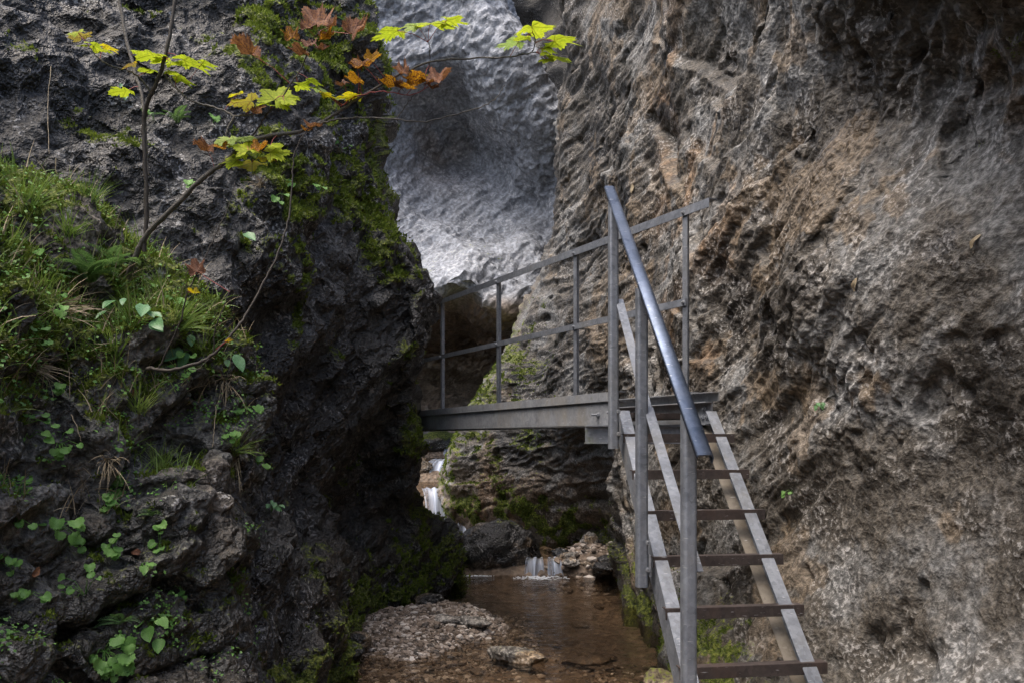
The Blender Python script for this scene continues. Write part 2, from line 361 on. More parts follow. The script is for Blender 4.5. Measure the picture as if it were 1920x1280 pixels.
C8 = ([1246, 1258, 1276, 1296, 1322, 1346, 1376, 1396, 1406, 1416, 1430, 1460], [1268, 1160, 1030, 885, 756, 640, 499, 365, 218, 72, -120, -560], [5.35, 5.55, 5.75, 5.75, 5.65, 5.6, 5.55, 5.6, 5.7, 5.65, 5.45, 5.1])
C9 = ([1390, 1402, 1416, 1430, 1446, 1460, 1478, 1494, 1500, 1506, 1520, 1550], [1400, 1270, 1110, 935, 775, 642, 500, 362, 215, 68, -124, -560], [4.1, 4.45, 4.75, 4.85, 4.8, 4.75, 4.7, 4.8, 4.95, 4.9, 4.5, 3.7])
C10 = ([1590] * 12, [1560, 1385, 1200, 1000, 805, 645, 500, 360, 212, 64, -128, -560], [3.25, 3.55, 3.85, 4.05, 4.1, 4.05, 4.05, 4.15, 4.35, 4.25, 3.75, 2.7])  # unseen top row leans inward from here on, shaped to shade the upper wall
C11 = ([1780] * 12, [1690, 1490, 1270, 1045, 825, 650, 500, 356, 208, 58, -134, -560], [2.75, 2.98, 3.2, 3.38, 3.42, 3.38, 3.4, 3.52, 3.62, 3.38, 2.85, 2.0])
C12 = ([2020] * 12, [1850, 1600, 1340, 1090, 845, 655, 500, 350, 200, 48, -140, -560], [2.3, 2.46, 2.62, 2.76, 2.82, 2.8, 2.82, 2.9, 2.94, 2.72, 2.3, 1.7])
C13 = ([2500] * 12, [2300, 1900, 1500, 1160, 880, 660, 490, 330, 170, 10, -200, -640], [1.7, 1.75, 1.8, 1.85, 1.9, 1.9, 1.9, 1.95, 1.95, 1.8, 1.5, 1.15])
C0 = ([c + 30 for c in C1[0]], C1[1], [d + 4.0 for d in C1[2]])
rc = [rcol(*c) for c in (C0, C1, C2, C3, C4, C5, C6, C7, C8, C9, C10, C11, C12, C13)]
zs = np.linspace(-0.5, 5.2, 12)
rc.append([(2.2 - 0.05 * z, 0.2, z) for z in zs]); rc.append([(2.0, -2.0, z) for z in zs]); rc.append([(2.4, -6.0, z) for z in zs])
for c in rc[:14]:                                   # sink the feet below the bed
    x, y, z = c[0]; c[0] = (x, y, z - 0.35)
ctrl_R = np.array(rc).transpose(1, 0, 2)

def strata(P, w, th, f, stretch, seed, ridged=False):
    """noise drawn out along lines that climb at angle th in the plane of the wall direction w and the vertical"""
    ca, sa = math.cos(th), math.sin(th); q = P[:, 0] * w[0] + P[:, 1] * w[1]; c = P[:, 0] * -w[1] + P[:, 1] * w[0]
    n = perlin(np.stack([(q * ca + P[:, 2] * sa) * f / stretch, (-q * sa + P[:, 2] * ca) * f, c * f * 0.7], 1), seed)
    return 0.45 - 1.7 * np.abs(n) if ridged else n
WR = (0.35, -0.937)
def warp(P, f, a, seed):
    return P + a * np.stack([perlin(P * f + 3, seed), perlin(P * f + 9, seed + 1), perlin(P * f + 15, seed + 2)], 1)
def right_streak(Q, P):
    X, Y = to_px(P)
    upper = smooth(430, 120, Y) * smooth(1250, 1480, X)
    bed_ = lambda th, sd: (0.8 * strata(Q, WR, th, 2.6, 8.0, 21 + sd, True) + 0.7 * strata(Q, WR, th + 0.03, 6.5, 9.0, 22 + sd, True)
                           + 0.45 * strata(Q, WR, th + 0.06, 14.0, 9.0, 23 + sd, True))
    near = smooth(8.5, 5.6, P[:, 1])
    s = bed_(math.radians(27), 0) * near + bed_(math.radians(4), 80) * (1 - near)
    s2 = strata(Q, WR, math.radians(72), 4.6, 5.0, 25, True) + 0.7 * strata(Q, WR, math.radians(66), 10.0, 7.0, 26, True)
    lower = smooth(820, 1000, Y)
    return (s * (1 - upper) + 1.3 * s2 * upper) * (1 - 0.6 * lower)
def disp_right(P, N):
    Q = warp(P, 0.7, 0.16, 60); X, Y = to_px(P)
    d = 0.24 * fbm(Q, 0.5, 2, 0.5, 1) + 0.025 * fbm(Q, 1.7, 2, 0.5, 11)
    calm = smooth(1500, 1680, X + 150 * perlin(P * 1.3, 34)) * smooth(200, 330, Y)
    d += 0.050 * right_streak(Q, P) * (1 - 0.6 * calm)
    th = math.radians(27); q_ = Q[:, 0] * WR[0] + Q[:, 1] * WR[1]; nr_ = smooth(8.5, 5.6, P[:, 1])
    ac = nr_ * (-q_ * math.sin(th) + Q[:, 2] * math.cos(th)) + (1 - nr_) * Q[:, 2] + 0.28 * fbm(P, 0.7, 3, 0.5, 35)
    for fq, am, sd in ((0.95, 0.10, 36), (2.3, 0.05, 37)):
        v = ac * fq + sd * 0.37; f_ = v - np.floor(v)
        d += am * (np.where(f_ < 0.9, f_ / 0.9, (1 - f_) / 0.1) - 0.5) * smooth(-0.1, 0.3, perlin(P * 0.75 + sd, sd)) * (1 - 0.35 * calm)
    z = smooth(-0.05, 0.35, perlin(P * 0.9 + 5, 33))                          # zones where the face has broken away
    d += (0.07 * facet(Q, 1.7, 31) + 0.045 * facet(Q, 3.6, 32)) * (0.10 + 0.75 * z) * (1 - 0.5 * calm)
    return d
def fine_right(P, N):
    Q = warp(P, 4, 0.03, 63)
    d = 0.013 * fbm(Q, 7.0, 4, 0.62, 41)
    d -= 0.05 * smooth(0.45, 0.75, fbm(Q, 3.0, 3, 0.5, 47))                    # pockets
    z = smooth(-0.05, 0.35, perlin(P * 1.1 + 8, 46))
    d += (0.020 * facet(Q, 8.0, 45) + 0.012 * facet(Q, 19.0, 49) + 0.007 * facet(Q, 40.0, 50)) * (0.18 + 0.9 * z)
    return d
def masks_right(P, N):
    X, Y = to_px(P); n1 = fbm(P, 2.2, 4, 0.6, 71); up = N[:, 2]
    foot = smooth(1.0, 0.15, P[:, 2] + 0.25 * n1)
    m = 0.75 * foot * smooth(-0.1, 0.45, up + 0.6 * n1)
    m = np.maximum(m, 0.95 * smooth(915, 975, Y + 40 * n1) * smooth(1170, 1120, X) * smooth(-0.3, 0.2, fbm(P, 4.0, 3, 0.6, 76)))
    m = np.maximum(m, 0.6 * smooth(1130, 960, X) * smooth(0.35, 0.7, up + 0.8 * n1) * smooth(540, 640, Y))
    e = np.interp(Y, C1[1][::-1], C1[0][::-1])
    m = np.maximum(m, 0.62 * smooth(60, 5, X - e + 60 * n1) * smooth(480, 620, Y) * smooth(-0.35, 0.25, fbm(P, 5.0, 3, 0.6, 75)))
    m = np.maximum(m, 0.5 * smooth(0.15, 0.5, n1) * smooth(1000, 1300, Y)) * smooth(1560, 1330, X)
    m = np.maximum(m, 0.36 * smooth(1500, 1900, X) * smooth(420, 100, Y) * smooth(-0.2, 0.4, n1))
    wet = 0.5 * smooth(780, 850, Y + 60 * n1) * smooth(1230, 1150, X) * smooth(0.1, 0.6, 0.4 - up + n1 * 0.8)  # wet here also paints the shade on downward faces under the bridge
    wet = np.maximum(wet, smooth(0.14, 0.02, P[:, 2]) * 0.8)
    brown = 0.7 * smooth(840, 900, Y) * smooth(1150, 1060, X) * smooth(-0.3, 0.3, n1 + 0.2)
    brown = np.maximum(brown, 0.55 * smooth(1180, 1260, X) * smooth(1420, 1320, X) * smooth(0.05, 0.35, fbm(P, 1.7, 3, 0.5, 73)) * smooth(760, 650, Y))
    st = right_streak(warp(P, 0.7, 0.16, 60), P)
    pale = np.exp(-(((X - 1690) / 170) ** 2 + ((Y - 740) / 200) ** 2)) + 0.7 * np.exp(-(((X - 1530) / 45) ** 2 + ((Y - 480) / 60) ** 2))
    return dict(moss=m, wet=wet, brown=brown, tone=0.24 * smooth(1120, 1040, X) * smooth(860, 900, Y) + 0.16 * st + 0.16 * pale * (1 + n1), warm=0.3 * pale * smooth(-0.1, 0.4, n1) - 0.2, tscale=1.35)  # raised tone under the bridge paints light onto the rock there
right = sheet('rock_wall_right', ctrl_R, [10, 40, 42, 42, 34, 28, 50, 70, 84, 84, 84, 50, 26, 14, 8, 8], [34, 38, 44, 50, 56, 62, 62, 62, 60, 34, 20],
              disp_right, M['right'], masks_right, fine_right)

# left wall: columns from behind its right edge back to the viewer's left; rows foot -> top
D1 = ([864, 834, 778, 766, 770, 780, 774, 734, 706, 694, 664, 655, 645], [1085, 1042, 955, 850, 740, 620, 500, 380, 250, 120, -20, -130, -330], [9.3, 9.0, 8.3, 7.7, 7.4, 7.2, 7.1, 7.0, 7.0, 7.0, 7.1, 7.2, 7.4])
D2 = ([812, 788, 738, 724, 732, 740, 732, 692, 664, 650, 622, 614, 606], [1116, 1055, 955, 850, 740, 620, 500, 380, 250, 120, -20, -130, -330], [8.05, 7.95, 7.7, 7.2, 6.9, 6.6, 6.5, 6.4, 6.4, 6.5, 6.6, 6.8, 7.1])
D3 = ([735, 722, 698, 682, 682, 682, 676, 642, 618, 600, 572, 566, 560], [1138, 1062, 955, 850, 740, 620, 500, 380, 250, 120, -20, -130, -330], [7.5, 7.4, 7.2, 6.9, 6.5, 6.2, 6.0, 5.9, 6.0, 6.1, 6.3, 6.6, 6.9])
D4 = ([676, 662, 648, 640, 634, 632, 628, 602, 582, 562, 534, 530, 525], [1182, 1085, 965, 855, 740, 620, 500, 380, 250, 120, -20, -130, -330], [6.6, 6.7, 6.7, 6.5, 6.1, 5.7, 5.5, 5.5, 5.6, 5.8, 6.0, 6.3, 6.7])
D5 = ([682, 640, 612, 592, 574, 566, 560, 540, 520, 502, 480, 475, 470], [1245, 1120, 990, 862, 742, 620, 500, 380, 250, 120, -20, -130, -330], [5.6, 5.35, 5.5, 5.5, 5.35, 5.15, 5.05, 5.1, 5.3, 5.5, 5.7, 6.1, 6.6])
D6 = ([662, 600, 560, 532, 512, 500, 490, 472, 452, 434, 420, 410, 400], [1305, 1160, 1010, 870, 744, 620, 500, 380, 250, 120, -20, -130, -330], [4.95, 4.75, 4.85, 4.95, 4.85, 4.75, 4.7, 4.8, 5.0, 5.3, 5.5, 5.9, 6.5])
D7 = ([600, 525, 480, 452, 432, 420, 410, 392, 372, 352, 338, 330, 320], [1405, 1230, 1060, 890, 750, 620, 500, 380, 250, 120, -20, -130, -330], [4.1, 4.2, 4.35, 4.4, 4.4, 4.35, 4.35, 4.5, 4.75, 5.05, 5.3, 5.7, 6.3])
D8 = ([420, 380, 350, 320, 300, 290, 280, 270, 255, 240, 230, 220, 210], [1500, 1300, 1100, 910, 755, 620, 500, 380, 250, 120, -20, -130, -330], [3.6, 3.8, 3.95, 4.0, 4.0, 4.0, 4.0, 4.15, 4.4, 4.75, 5.05, 5.5, 6.1])
D9 = ([150, 140, 130, 125, 120, 115, 110, 105, 100, 95, 90, 85, 80], [1650, 1380, 1140, 930, 760, 620, 500, 380, 250, 120, -20, -130, -330], [3.1, 3.35, 3.5, 3.6, 3.6, 3.6, 3.6, 3.75, 4.0, 4.4, 4.75, 5.2, 5.8])
D10 = ([-180] * 13, [1800, 1450, 1180, 950, 765, 620, 500, 380, 250, 120, -20, -130, -330], [2.7, 2.9, 3.05, 3.1, 3.15, 3.15, 3.2, 3.3, 3.5, 3.8, 4.1, 4.6, 5.3])
D11 = ([-600] * 13, [2100, 1650, 1280, 1000, 780, 620, 490, 360, 220, 80, -70, -320, -760], [2.1, 2.25, 2.35, 2.4, 2.45, 2.5, 2.5, 2.6, 2.75, 3.0, 3.2, 3.6, 4.2])
D0 = ([c - 40 for c in D1[0]], D1[1], [d + 3.5 for d in D1[2]])
lc = [pcol(*c) for c in (D0, D1, D2, D3, D4, D5, D6, D7, D8, D9, D10, D11)]
zs = np.linspace(-0.5, 5.0, 13)
lc.append([(-2.6 - 0.2 * z, 0.6, z) for z in zs]); lc.append([(-2.8 - 0.2 * z, -2.0, z) for z in zs]); lc.append([(-3.0 - 0.2 * z, -6.0, z) for z in zs])
for c in lc[:12]:
    x, y, z = c[0]; c[0] = (x, y, z - 0.35)
ctrl_L = np.array(lc).transpose(1, 0, 2)
WL = (0.45, 0.89)
def disp_left(P, N):
    Q = warp(P, 1.0, 0.07, 160)
    d = 0.16 * fbm(Q, 0.8, 2, 0.5, 101)
    B_ = np.stack([Q[:, 0] * 0.9 + Q[:, 2] * 0.35, Q[:, 1] * 0.9 - Q[:, 2] * 0.3, Q[:, 2] * 0.75], 1)      # blocks drawn out along steep joints
    d += 0.17 * facet(B_, 1.35, 131) + 0.11 * facet(B_, 3.0, 132)
    d += 0.06 * strata(Q, WL, math.radians(-52), 3.4, 4.5, 133, True) + 0.03 * strata(Q, WL, math.radians(-48), 9.0, 5.0, 134, True)
    return d
def fine_left(P, N):
    Q = warp(P, 4, 0.012, 163)
    d = 0.070 * facet(Q, 5.0, 145) + 0.042 * facet(Q, 10.0, 146) + 0.018 * facet(Q, 23.0, 148)
    return d
def masks_left(P, N):
    X, Y = to_px(P); n1 = fbm(P, 2.0, 4, 0.6, 171); up = N[:, 2]
    m = 0.85 * smooth(380, 600, X + 120 * n1) * smooth(620, 330, Y - 200 * n1) * smooth(-0.15, 0.5, up + 0.9 * n1)
    m = np.maximum(m, 0.6 * smooth(700, 790, X + 60 * n1) * smooth(-0.2, 0.4, n1 + 0.3 * up))
    m = np.maximum(m, 0.85 * smooth(0.75, 0.2, P[:, 2] + 0.3 * n1) * smooth(-0.4, 0.3, up + 0.5 * n1))
    m = np.maximum(m, 0.5 * smooth(0.25, 0.6, n1) * smooth(0.0, 0.5, up))
    wet = 0.6 * smooth(380, 520, X) * smooth(420, 560, Y + 80 * n1)
    wet = np.maximum(wet, 0.5 * smooth(560, 700, X) * smooth(-0.3, 0.3, n1)); wet = np.maximum(wet, 0.55 * smooth(0.0, 0.4, n1))
    brown = 0.5 * smooth(560, 640, X) * smooth(820, 900, Y) * smooth(-0.2, 0.3, n1)
    return dict(moss=m, wet=wet, brown=brown)
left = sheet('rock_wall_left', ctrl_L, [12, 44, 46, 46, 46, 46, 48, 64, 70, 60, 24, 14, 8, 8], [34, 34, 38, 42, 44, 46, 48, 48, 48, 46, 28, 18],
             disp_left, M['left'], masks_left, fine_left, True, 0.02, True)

# bank in front of the left wall: columns right -> left, rows foot -> top (top turns back to the wall)
B = [
 ([520, 495, 470, 462, 464, 450, 434, 424, 415], [1500, 1330, 1180, 1060, 960, 860, 770, 720, 690], [4.3, 4.3, 4.4, 4.5, 4.6, 4.7, 4.8, 4.9, 5.2]),
 ([460, 448, 434, 432, 436, 428, 412, 398, 384], [1520, 1340, 1190, 1060, 950, 845, 750, 685, 650], [3.2, 3.3, 3.35, 3.4, 3.5, 3.6, 3.7, 3.85, 4.5]),
 ([376, 370, 362, 362, 366, 362, 352, 340, 328], [1560, 1360, 1200, 1060, 940, 830, 725, 650, 600], [2.8, 2.95, 3.05, 3.1, 3.2, 3.3, 3.45, 3.65, 4.3]),
 ([290, 290, 290, 290, 292, 292, 288, 280, 268], [1600, 1380, 1210, 1060, 925, 800, 680, 585, 520], [2.5, 2.65, 2.78, 2.85, 2.95, 3.08, 3.25, 3.5, 4.1]),
 ([180, 180, 180, 180, 180, 182, 182, 180, 178], [1650, 1410, 1225, 1060, 910, 765, 625, 500, 420], [2.3, 2.42, 2.55, 2.65, 2.75, 2.9, 3.1, 3.35, 3.9]),
 ([60, 60, 60, 60, 60, 60, 62, 66, 70], [1700, 1440, 1240, 1060, 895, 735, 570, 410, 330], [2.1, 2.2, 2.32, 2.42, 2.52, 2.66, 2.86, 3.12, 3.7]),
 ([-80, -80, -80, -80, -80, -80, -80, -75, -70], [1760, 1470, 1260, 1060, 880, 705, 520, 340, 270], [1.95, 2.03, 2.12, 2.2, 2.3, 2.42, 2.6, 2.85, 3.4]),
 ([-300] * 9, [1850, 1530, 1300, 1060, 860, 660, 460, 270, 200], [1.7, 1.76, 1.83, 1.9, 1.98, 2.08, 2.24, 2.5, 3.0]),
 ([-800] * 9, [2200, 1750, 1400, 1100, 850, 620, 400, 180, 100], [1.25, 1.3, 1.35, 1.4, 1.45, 1.52, 1.65, 1.85, 2.3]),
]
bc = [pcol(*c) for c in B]
zs = np.linspace(-0.4, 2.6, 9)
bc.append([(-1.55 - 0.35 * z, 0.2, z) for z in zs]); bc.append([(-1.7 - 0.35 * z, -2.5, z) for z in zs])
ctrl_B = np.array(bc).transpose(1, 0, 2)
def disp_bank(P, N):
    Q = warp(P, 1.6, 0.08, 260); B_ = Q * np.array([0.85, 0.85, 1.15])
    d = 0.12 * fbm(Q, 1.1, 2, 0.5, 201)
    f1, f2, r, pl = cells(B_, 2.4, 231)
    gap = smooth(0.0, 0.12, f2 - f1)
    d += 0.13 * facet(B_, 1.9, 232) + 0.10 * facet(B_, 4.0, 233) - 0.08 * (1 - gap) + 0.10 * (r - 0.5) * gap
    return d
def fine_bank(P, N):
    Q = warp(P, 5, 0.025, 263)
    d = 0.055 * facet(Q, 6.5, 245) + 0.030 * facet(Q, 14.0, 246) + 0.012 * facet(Q, 32.0, 248)
    d -= 0.05 * smooth(0.35, 0.65, fbm(Q, 3.4, 3, 0.5, 247))
    return d
def masks_bank(P, N):
    X, Y = to_px(P); n1 = fbm(P, 2.6, 4, 0.6, 271); up = N[:, 2]
    top = smooth(900, 560, Y + 0.15 * X + 160 * n1)
    m = (0.35 + 0.6 * top) * smooth(0.05, 0.65, up + 0.95 * n1 + 0.3 * top)
    wet = 0.35 * smooth(900, 1200, Y) + 0.5 * smooth(440, 520, X) + 0.3 * smooth(0.0, 0.4, n1)
    return dict(moss=m, wet=np.clip(wet, 0, 0.7), brown=0.35 * smooth(0.0, 0.4, -n1))
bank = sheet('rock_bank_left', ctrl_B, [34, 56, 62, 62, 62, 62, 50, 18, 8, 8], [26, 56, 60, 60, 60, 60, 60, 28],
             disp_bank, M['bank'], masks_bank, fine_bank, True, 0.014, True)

# pale wall closing the gorge, with the cave under it: rows cave floor -> top, columns left -> right
def kcol(pxv, lip, sh): return None
KPY = [790, 740, 670, 610, 572, 545, 480, 400, 310, 220, 110, -10, -120, -280]
K = [
 ([560] * 14, KPY, [18.5, 19.5, 20, 18.5, 15.5, 14.8, 15.0, 15.3, 15.5, 15.4, 15.2, 15.0, 15.0, 15.2]),
 ([700] * 14, [p + 14 * (0.3 < i / 14 < 0.42) for i, p in enumerate(KPY)], [18.5, 19.5, 20, 18.5, 15.2, 14.6, 15.0, 15.6, 16.0, 15.8, 15.3, 15.0, 15.0, 15.2]),
 ([790] * 14, KPY, [18.5, 19.8, 20.2, 18.6, 15.2, 14.4, 15.4, 16.4, 17.0, 16.5, 15.3, 15.1, 15.0, 15.2]),
 ([870, 870, 870, 870, 868, 866, 870, 872, 870, 870, 866, 860, 860, 860], [790, 740, 675, 600, 552, 520, 462, 390, 305, 215, 105, -10, -120, -280], [18.5, 19.8, 20.2, 18.4, 15.0, 14.2, 15.6, 16.7, 17.4, 16.8, 15.4, 15.1, 15.0, 15.2]),
 ([940, 940, 940, 940, 940, 940, 948, 955, 945, 935, 920, 900, 900, 890], [790, 740, 680, 630, 600, 572, 490, 400, 310, 220, 110, -10, -120, -280], [18.5, 19.4, 19.8, 18.2, 15.2, 14.6, 15.6, 16.8, 16.9, 16.0, 15.2, 15.0, 15.0, 15.2]),
 ([1010, 1010, 1010, 1010, 1010, 1010, 1015, 1022, 1016, 1000, 952, 912, 905, 895], KPY, [18, 18.6, 19, 17.6, 15.8, 15.2, 15.8, 16.4, 16.1, 15.6, 15.2, 15.2, 15.2, 15.4]),
 ([1070, 1070, 1070, 1070, 1070, 1070, 1070, 1070, 1060, 1044, 990, 940, 930, 920], KPY, [17.6, 18.2, 18.4, 17.6, 16.4, 16, 16.2, 16.4, 16.3, 16.1, 16.0, 16.0, 16.0, 16.2]),
 ([1110, 1110, 1110, 1110, 1110, 1110, 1110, 1110, 1085, 1052, 996, 944, 932, 922], KPY, [20, 20, 20, 20, 20, 20, 20, 20, 20, 20, 20, 20, 20, 20]),
]
ctrl_K = np.array([pcol(*c) for c in K]).transpose(1, 0, 2)
def disp_back(P, N):
    Q = warp(P, 0.5, 0.3, 360); X, Y = to_px(P)
    d = 0.45 * fbm(Q, 0.35, 2, 0.5, 301) + 0.12 * facet(Q, 0.55, 303) + 0.10 * facet(Q, 1.2, 304)
    d += 0.16 * strata(Q, (1, 0), math.radians(-38), 0.9, 3.0, 325, True) * smooth(620, 520, Y)
    return d
def fine_back(P, N):
    Q = warp(P, 2, 0.06, 364)
    return 0.05 * facet(Q, 2.2, 321) + 0.045 * facet(Q, 5.0, 322) + 0.035 * facet(Q, 11.0, 326) + 0.03 * strata(Q, (1, 0), math.radians(-25), 3.0, 4.0, 323, True)
def masks_back(P, N):
    X, Y = to_px(P); n1 = fbm(P, 0.9, 3, 0.55, 371)
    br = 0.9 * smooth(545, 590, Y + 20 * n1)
    hol_shade = np.exp(-(((X - 825) / 70) ** 2 + ((Y - 290) / 75) ** 2)) * (1.0 + 1.4 * n1)  # shade of the hollow, put into tone and brown
    slope_dim = smooth(860, 1000, X + 60 * n1) * smooth(250, 420, Y) * smooth(600, 540, Y)  # upward slope, tone lowered to offset the sun falling on it
    return dict(tone=-0.10 * slope_dim - 0.06 * np.clip(hol_shade, 0, 1) + 0.05 * strata(P, (1, 0), math.radians(-25), 3.0, 3.0, 323, True), tscale=0.5, moss=0.35 * smooth(0.3, 0.6, n1) * smooth(380, 450, Y), wet=np.clip(0.9 * smooth(550, 590, Y + 15 * n1), 0, 1), brown=np.clip(br + 0.4 * hol_shade, 0, 0.8))  # below the lip, wet also paints the shade of the cave
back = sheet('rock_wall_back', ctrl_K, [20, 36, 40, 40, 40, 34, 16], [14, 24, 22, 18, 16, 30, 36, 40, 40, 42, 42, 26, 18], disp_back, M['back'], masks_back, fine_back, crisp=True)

# wall far beyond the top gap, recess shade put into its dark wet colour, and rising ground behind
M3 = [([880] * 5, [900, 500, 200, -100, -600], [23, 23, 22.5, 22, 22]), ([1000] * 5, [900, 500, 200, -100, -600], [22, 22, 22, 21.5, 21]),
      ([1120] * 5, [900, 500, 200, -100, -600], [21, 21, 20.5, 20.5, 20]), ([1250] * 5, [900, 500, 200, -100, -600], [18, 18, 18, 18, 18])]
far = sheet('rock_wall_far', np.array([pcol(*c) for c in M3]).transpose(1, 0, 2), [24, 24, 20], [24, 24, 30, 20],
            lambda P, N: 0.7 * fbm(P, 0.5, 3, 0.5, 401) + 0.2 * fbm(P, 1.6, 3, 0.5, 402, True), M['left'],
            lambda P, N: dict(wet=np.full(len(P), 0.5)), None)

# ------------------------------------------------------------------ ground, stream bed, water
gm = bpy.data.meshes.new('ground'); gm.from_pydata([(-900, -900, -1.2), (900, -900, -1.2), (900, 900, -1.2), (-900, 900, -1.2)], [], [(0, 1, 2, 3)])
tag(link('ground', gm, M['bank']), kind='structure')

def bed_height(x, y):
    P = np.stack([x, y, np.zeros_like(x)], 1)
    n = fbm(P, 1.6, 4, 0.55, 501); f = fbm(P, 7.0, 3, 0.6, 505)
    lv = np.interp(y, [-10, 4.6, 5.2, 6.0, 9.0, 9.22, 9.4, 12.2, 12.45, 12.75, 14.7, 15.2, 16.7, 17.0, 18.5, 24],
                   [-0.05, -0.02, -0.05, -0.13, -0.16, -0.05, 0.10, 0.08, 0.25, 0.68, 0.70, 1.08, 1.10, 1.34, 1.4, 2.6])
    gx, gy = (x + 0.72) / 0.80, (y - 6.75) / 1.05
    lv = lv + 0.22 * np.exp(-np.maximum(0, gx * gx + gy * gy - 0.25) * 1.6)                  # gravel bar
    lv = lv + 0.16 * smooth(0.45, 0.9, x) * smooth(9.0, 9.35, y) * smooth(10.6, 10.0, y)      # stony sill
    lv = lv + 0.04 * smooth(0.75, 1.3, x) * smooth(6.0, 5.0, y)
    return lv + 0.05 * n + 0.018 * f
xs = np.linspace(-4, 4, 260); ys = np.concatenate([np.linspace(-6, 4.4, 40), np.linspace(4.45, 13, 330), np.linspace(13.05, 24, 120)])
XX, YY = np.meshgrid(xs, ys); ZZ = bed_height(XX.ravel(), YY.ravel())
G = np.stack([XX.ravel(), YY.ravel(), ZZ], 1); idx = np.arange(len(G)).reshape(XX.shape)
Fq = np.stack([idx[:-1, :-1], idx[:-1, 1:], idx[1:, 1:], idx[1:, :-1]], -1).reshape(-1, 4)
t = NT('stream_bed_silt')
c = t.ramp(t.noise(7, 6, 0.7), [(0.3, (0.07, 0.054, 0.042)), (0.5, (0.15, 0.117, 0.09)), (0.7, (0.25, 0.205, 0.165))])
vc = t.voro(16, out='Color'); g_ = t.n.new('ShaderNodeRGBToBW'); t.lk(vc, g_.inputs[0])
c = t.mix(0.55, c, t.ramp(g_.outputs[0], [(0.1, (0.45, 0.42, 0.38)), (0.9, (1.3, 1.15, 1.0))]), 'MULTIPLY')
nb = t.bump(t.voro(16), 0.7, 0.05); nb = t.bump(t.noise(60, 4, 0.7), 0.5, 0.01, nb)
M['bed'] = t.setb(color=c, rough=0.75, normal=nb)
bed = link('stream_bed', np_mesh('stream_bed', G, Fq), M['bed']); tag(bed, kind='structure')

def water_mat(name, tint, ripple, rs, foam=None):
    t = NT(name)
    t.n.remove(t.b)
    tr = t.n.new('ShaderNodeBsdfTransparent'); tr.inputs[0].default_value = (*tint, 1)
    gl = t.n.new('ShaderNodeBsdfGlossy'); gl.inputs['Roughness'].default_value = 0.06
    h = t.math('ADD', t.noise(rs, 3, 0.55, 0.6, co=t.mapping((1.0, 1.7, 1))), t.math('MULTIPLY', t.noise(rs * 3.2, 3, 0.5, 0.8), 0.35))
    n = t.bump(h, ripple, 0.03); t.lk(n, gl.inputs['Normal'])
    fr = t.n.new('ShaderNodeFresnel'); fr.inputs[0].default_value = 1.33; t.lk(n, fr.inputs[1])
    mx = t.n.new('ShaderNodeMixShader'); t.lk(fr.outputs[0], mx.inputs[0]); t.lk(tr.outputs[0], mx.inputs[1]); t.lk(gl.outputs[0], mx.inputs[2])
    t.lk(mx.outputs[0], t.out.inputs[0]); return t.m
M['water'] = water_mat('stream_water', (0.76, 0.69, 0.6), 0.7, 8)
def fall_mat():
    t = NT('falling_water')
    co = t.n.new('ShaderNodeTexCoord').outputs['UV']
    st = t.noise(1.0, 4, 0.6, 0.2, co=t.mapping((3.2, 0.3, 1), co=co))
    fac = t.ramp(st, [(0.3, 0.05), (0.48, 0.5), (0.62, 0.98)])
    t.setb(color=(0.5, 0.57, 0.7), rough=0.3, spec=0.5, normal=t.bump(st, 0.6, 0.02))
    tr = t.n.new('ShaderNodeBsdfTransparent'); tr.inputs[0].default_value = (0.85, 0.86, 0.88, 1)
    mx = t.n.new('ShaderNodeMixShader'); t.lk(fac, mx.inputs[0]); t.lk(tr.outputs[0], mx.inputs[1]); t.lk(t.b.outputs[0], mx.inputs[2])
    t.lk(mx.outputs[0], t.out.inputs[0]); return t.m
M['fall'] = fall_mat()
def water_sheet(name, x0, x1, y0, y1, z, n=60, amp=0.003):
    xs = np.linspace(x0, x1, n); ys = np.linspace(y0, y1, n * 2)
    X, Y = np.meshgrid(xs, ys); P = np.stack([X.ravel(), Y.ravel(), np.full(X.size, z)], 1)
    P[:, 2] += amp * fbm(P, 4.0, 3, 0.6, 601)
    i = np.arange(X.size).reshape(X.shape); F = np.stack([i[:-1, :-1], i[:-1, 1:], i[1:, 1:], i[1:, :-1]], -1).reshape(-1, 4)
    return tag(link(name, np_mesh(name, P, F), M['water']), kind='structure')
water_sheet('water_main_pool', -3.2, 2.4, -5, 9.3, 0.0, 90)
water_sheet('water_basin', -1.9, 1.9, 9.36, 12.55, 0.18)
water_sheet('water_upper_pool', -2.6, 0.2, 12.72, 15.1, 0.78, 40)
water_sheet('water_upper_run', -2.8, 0.0, 15.2, 16.95, 1.18, 40)
water_sheet('water_far_run', -2.8, 0.0, 17.0, 19.5, 1.42, 40)
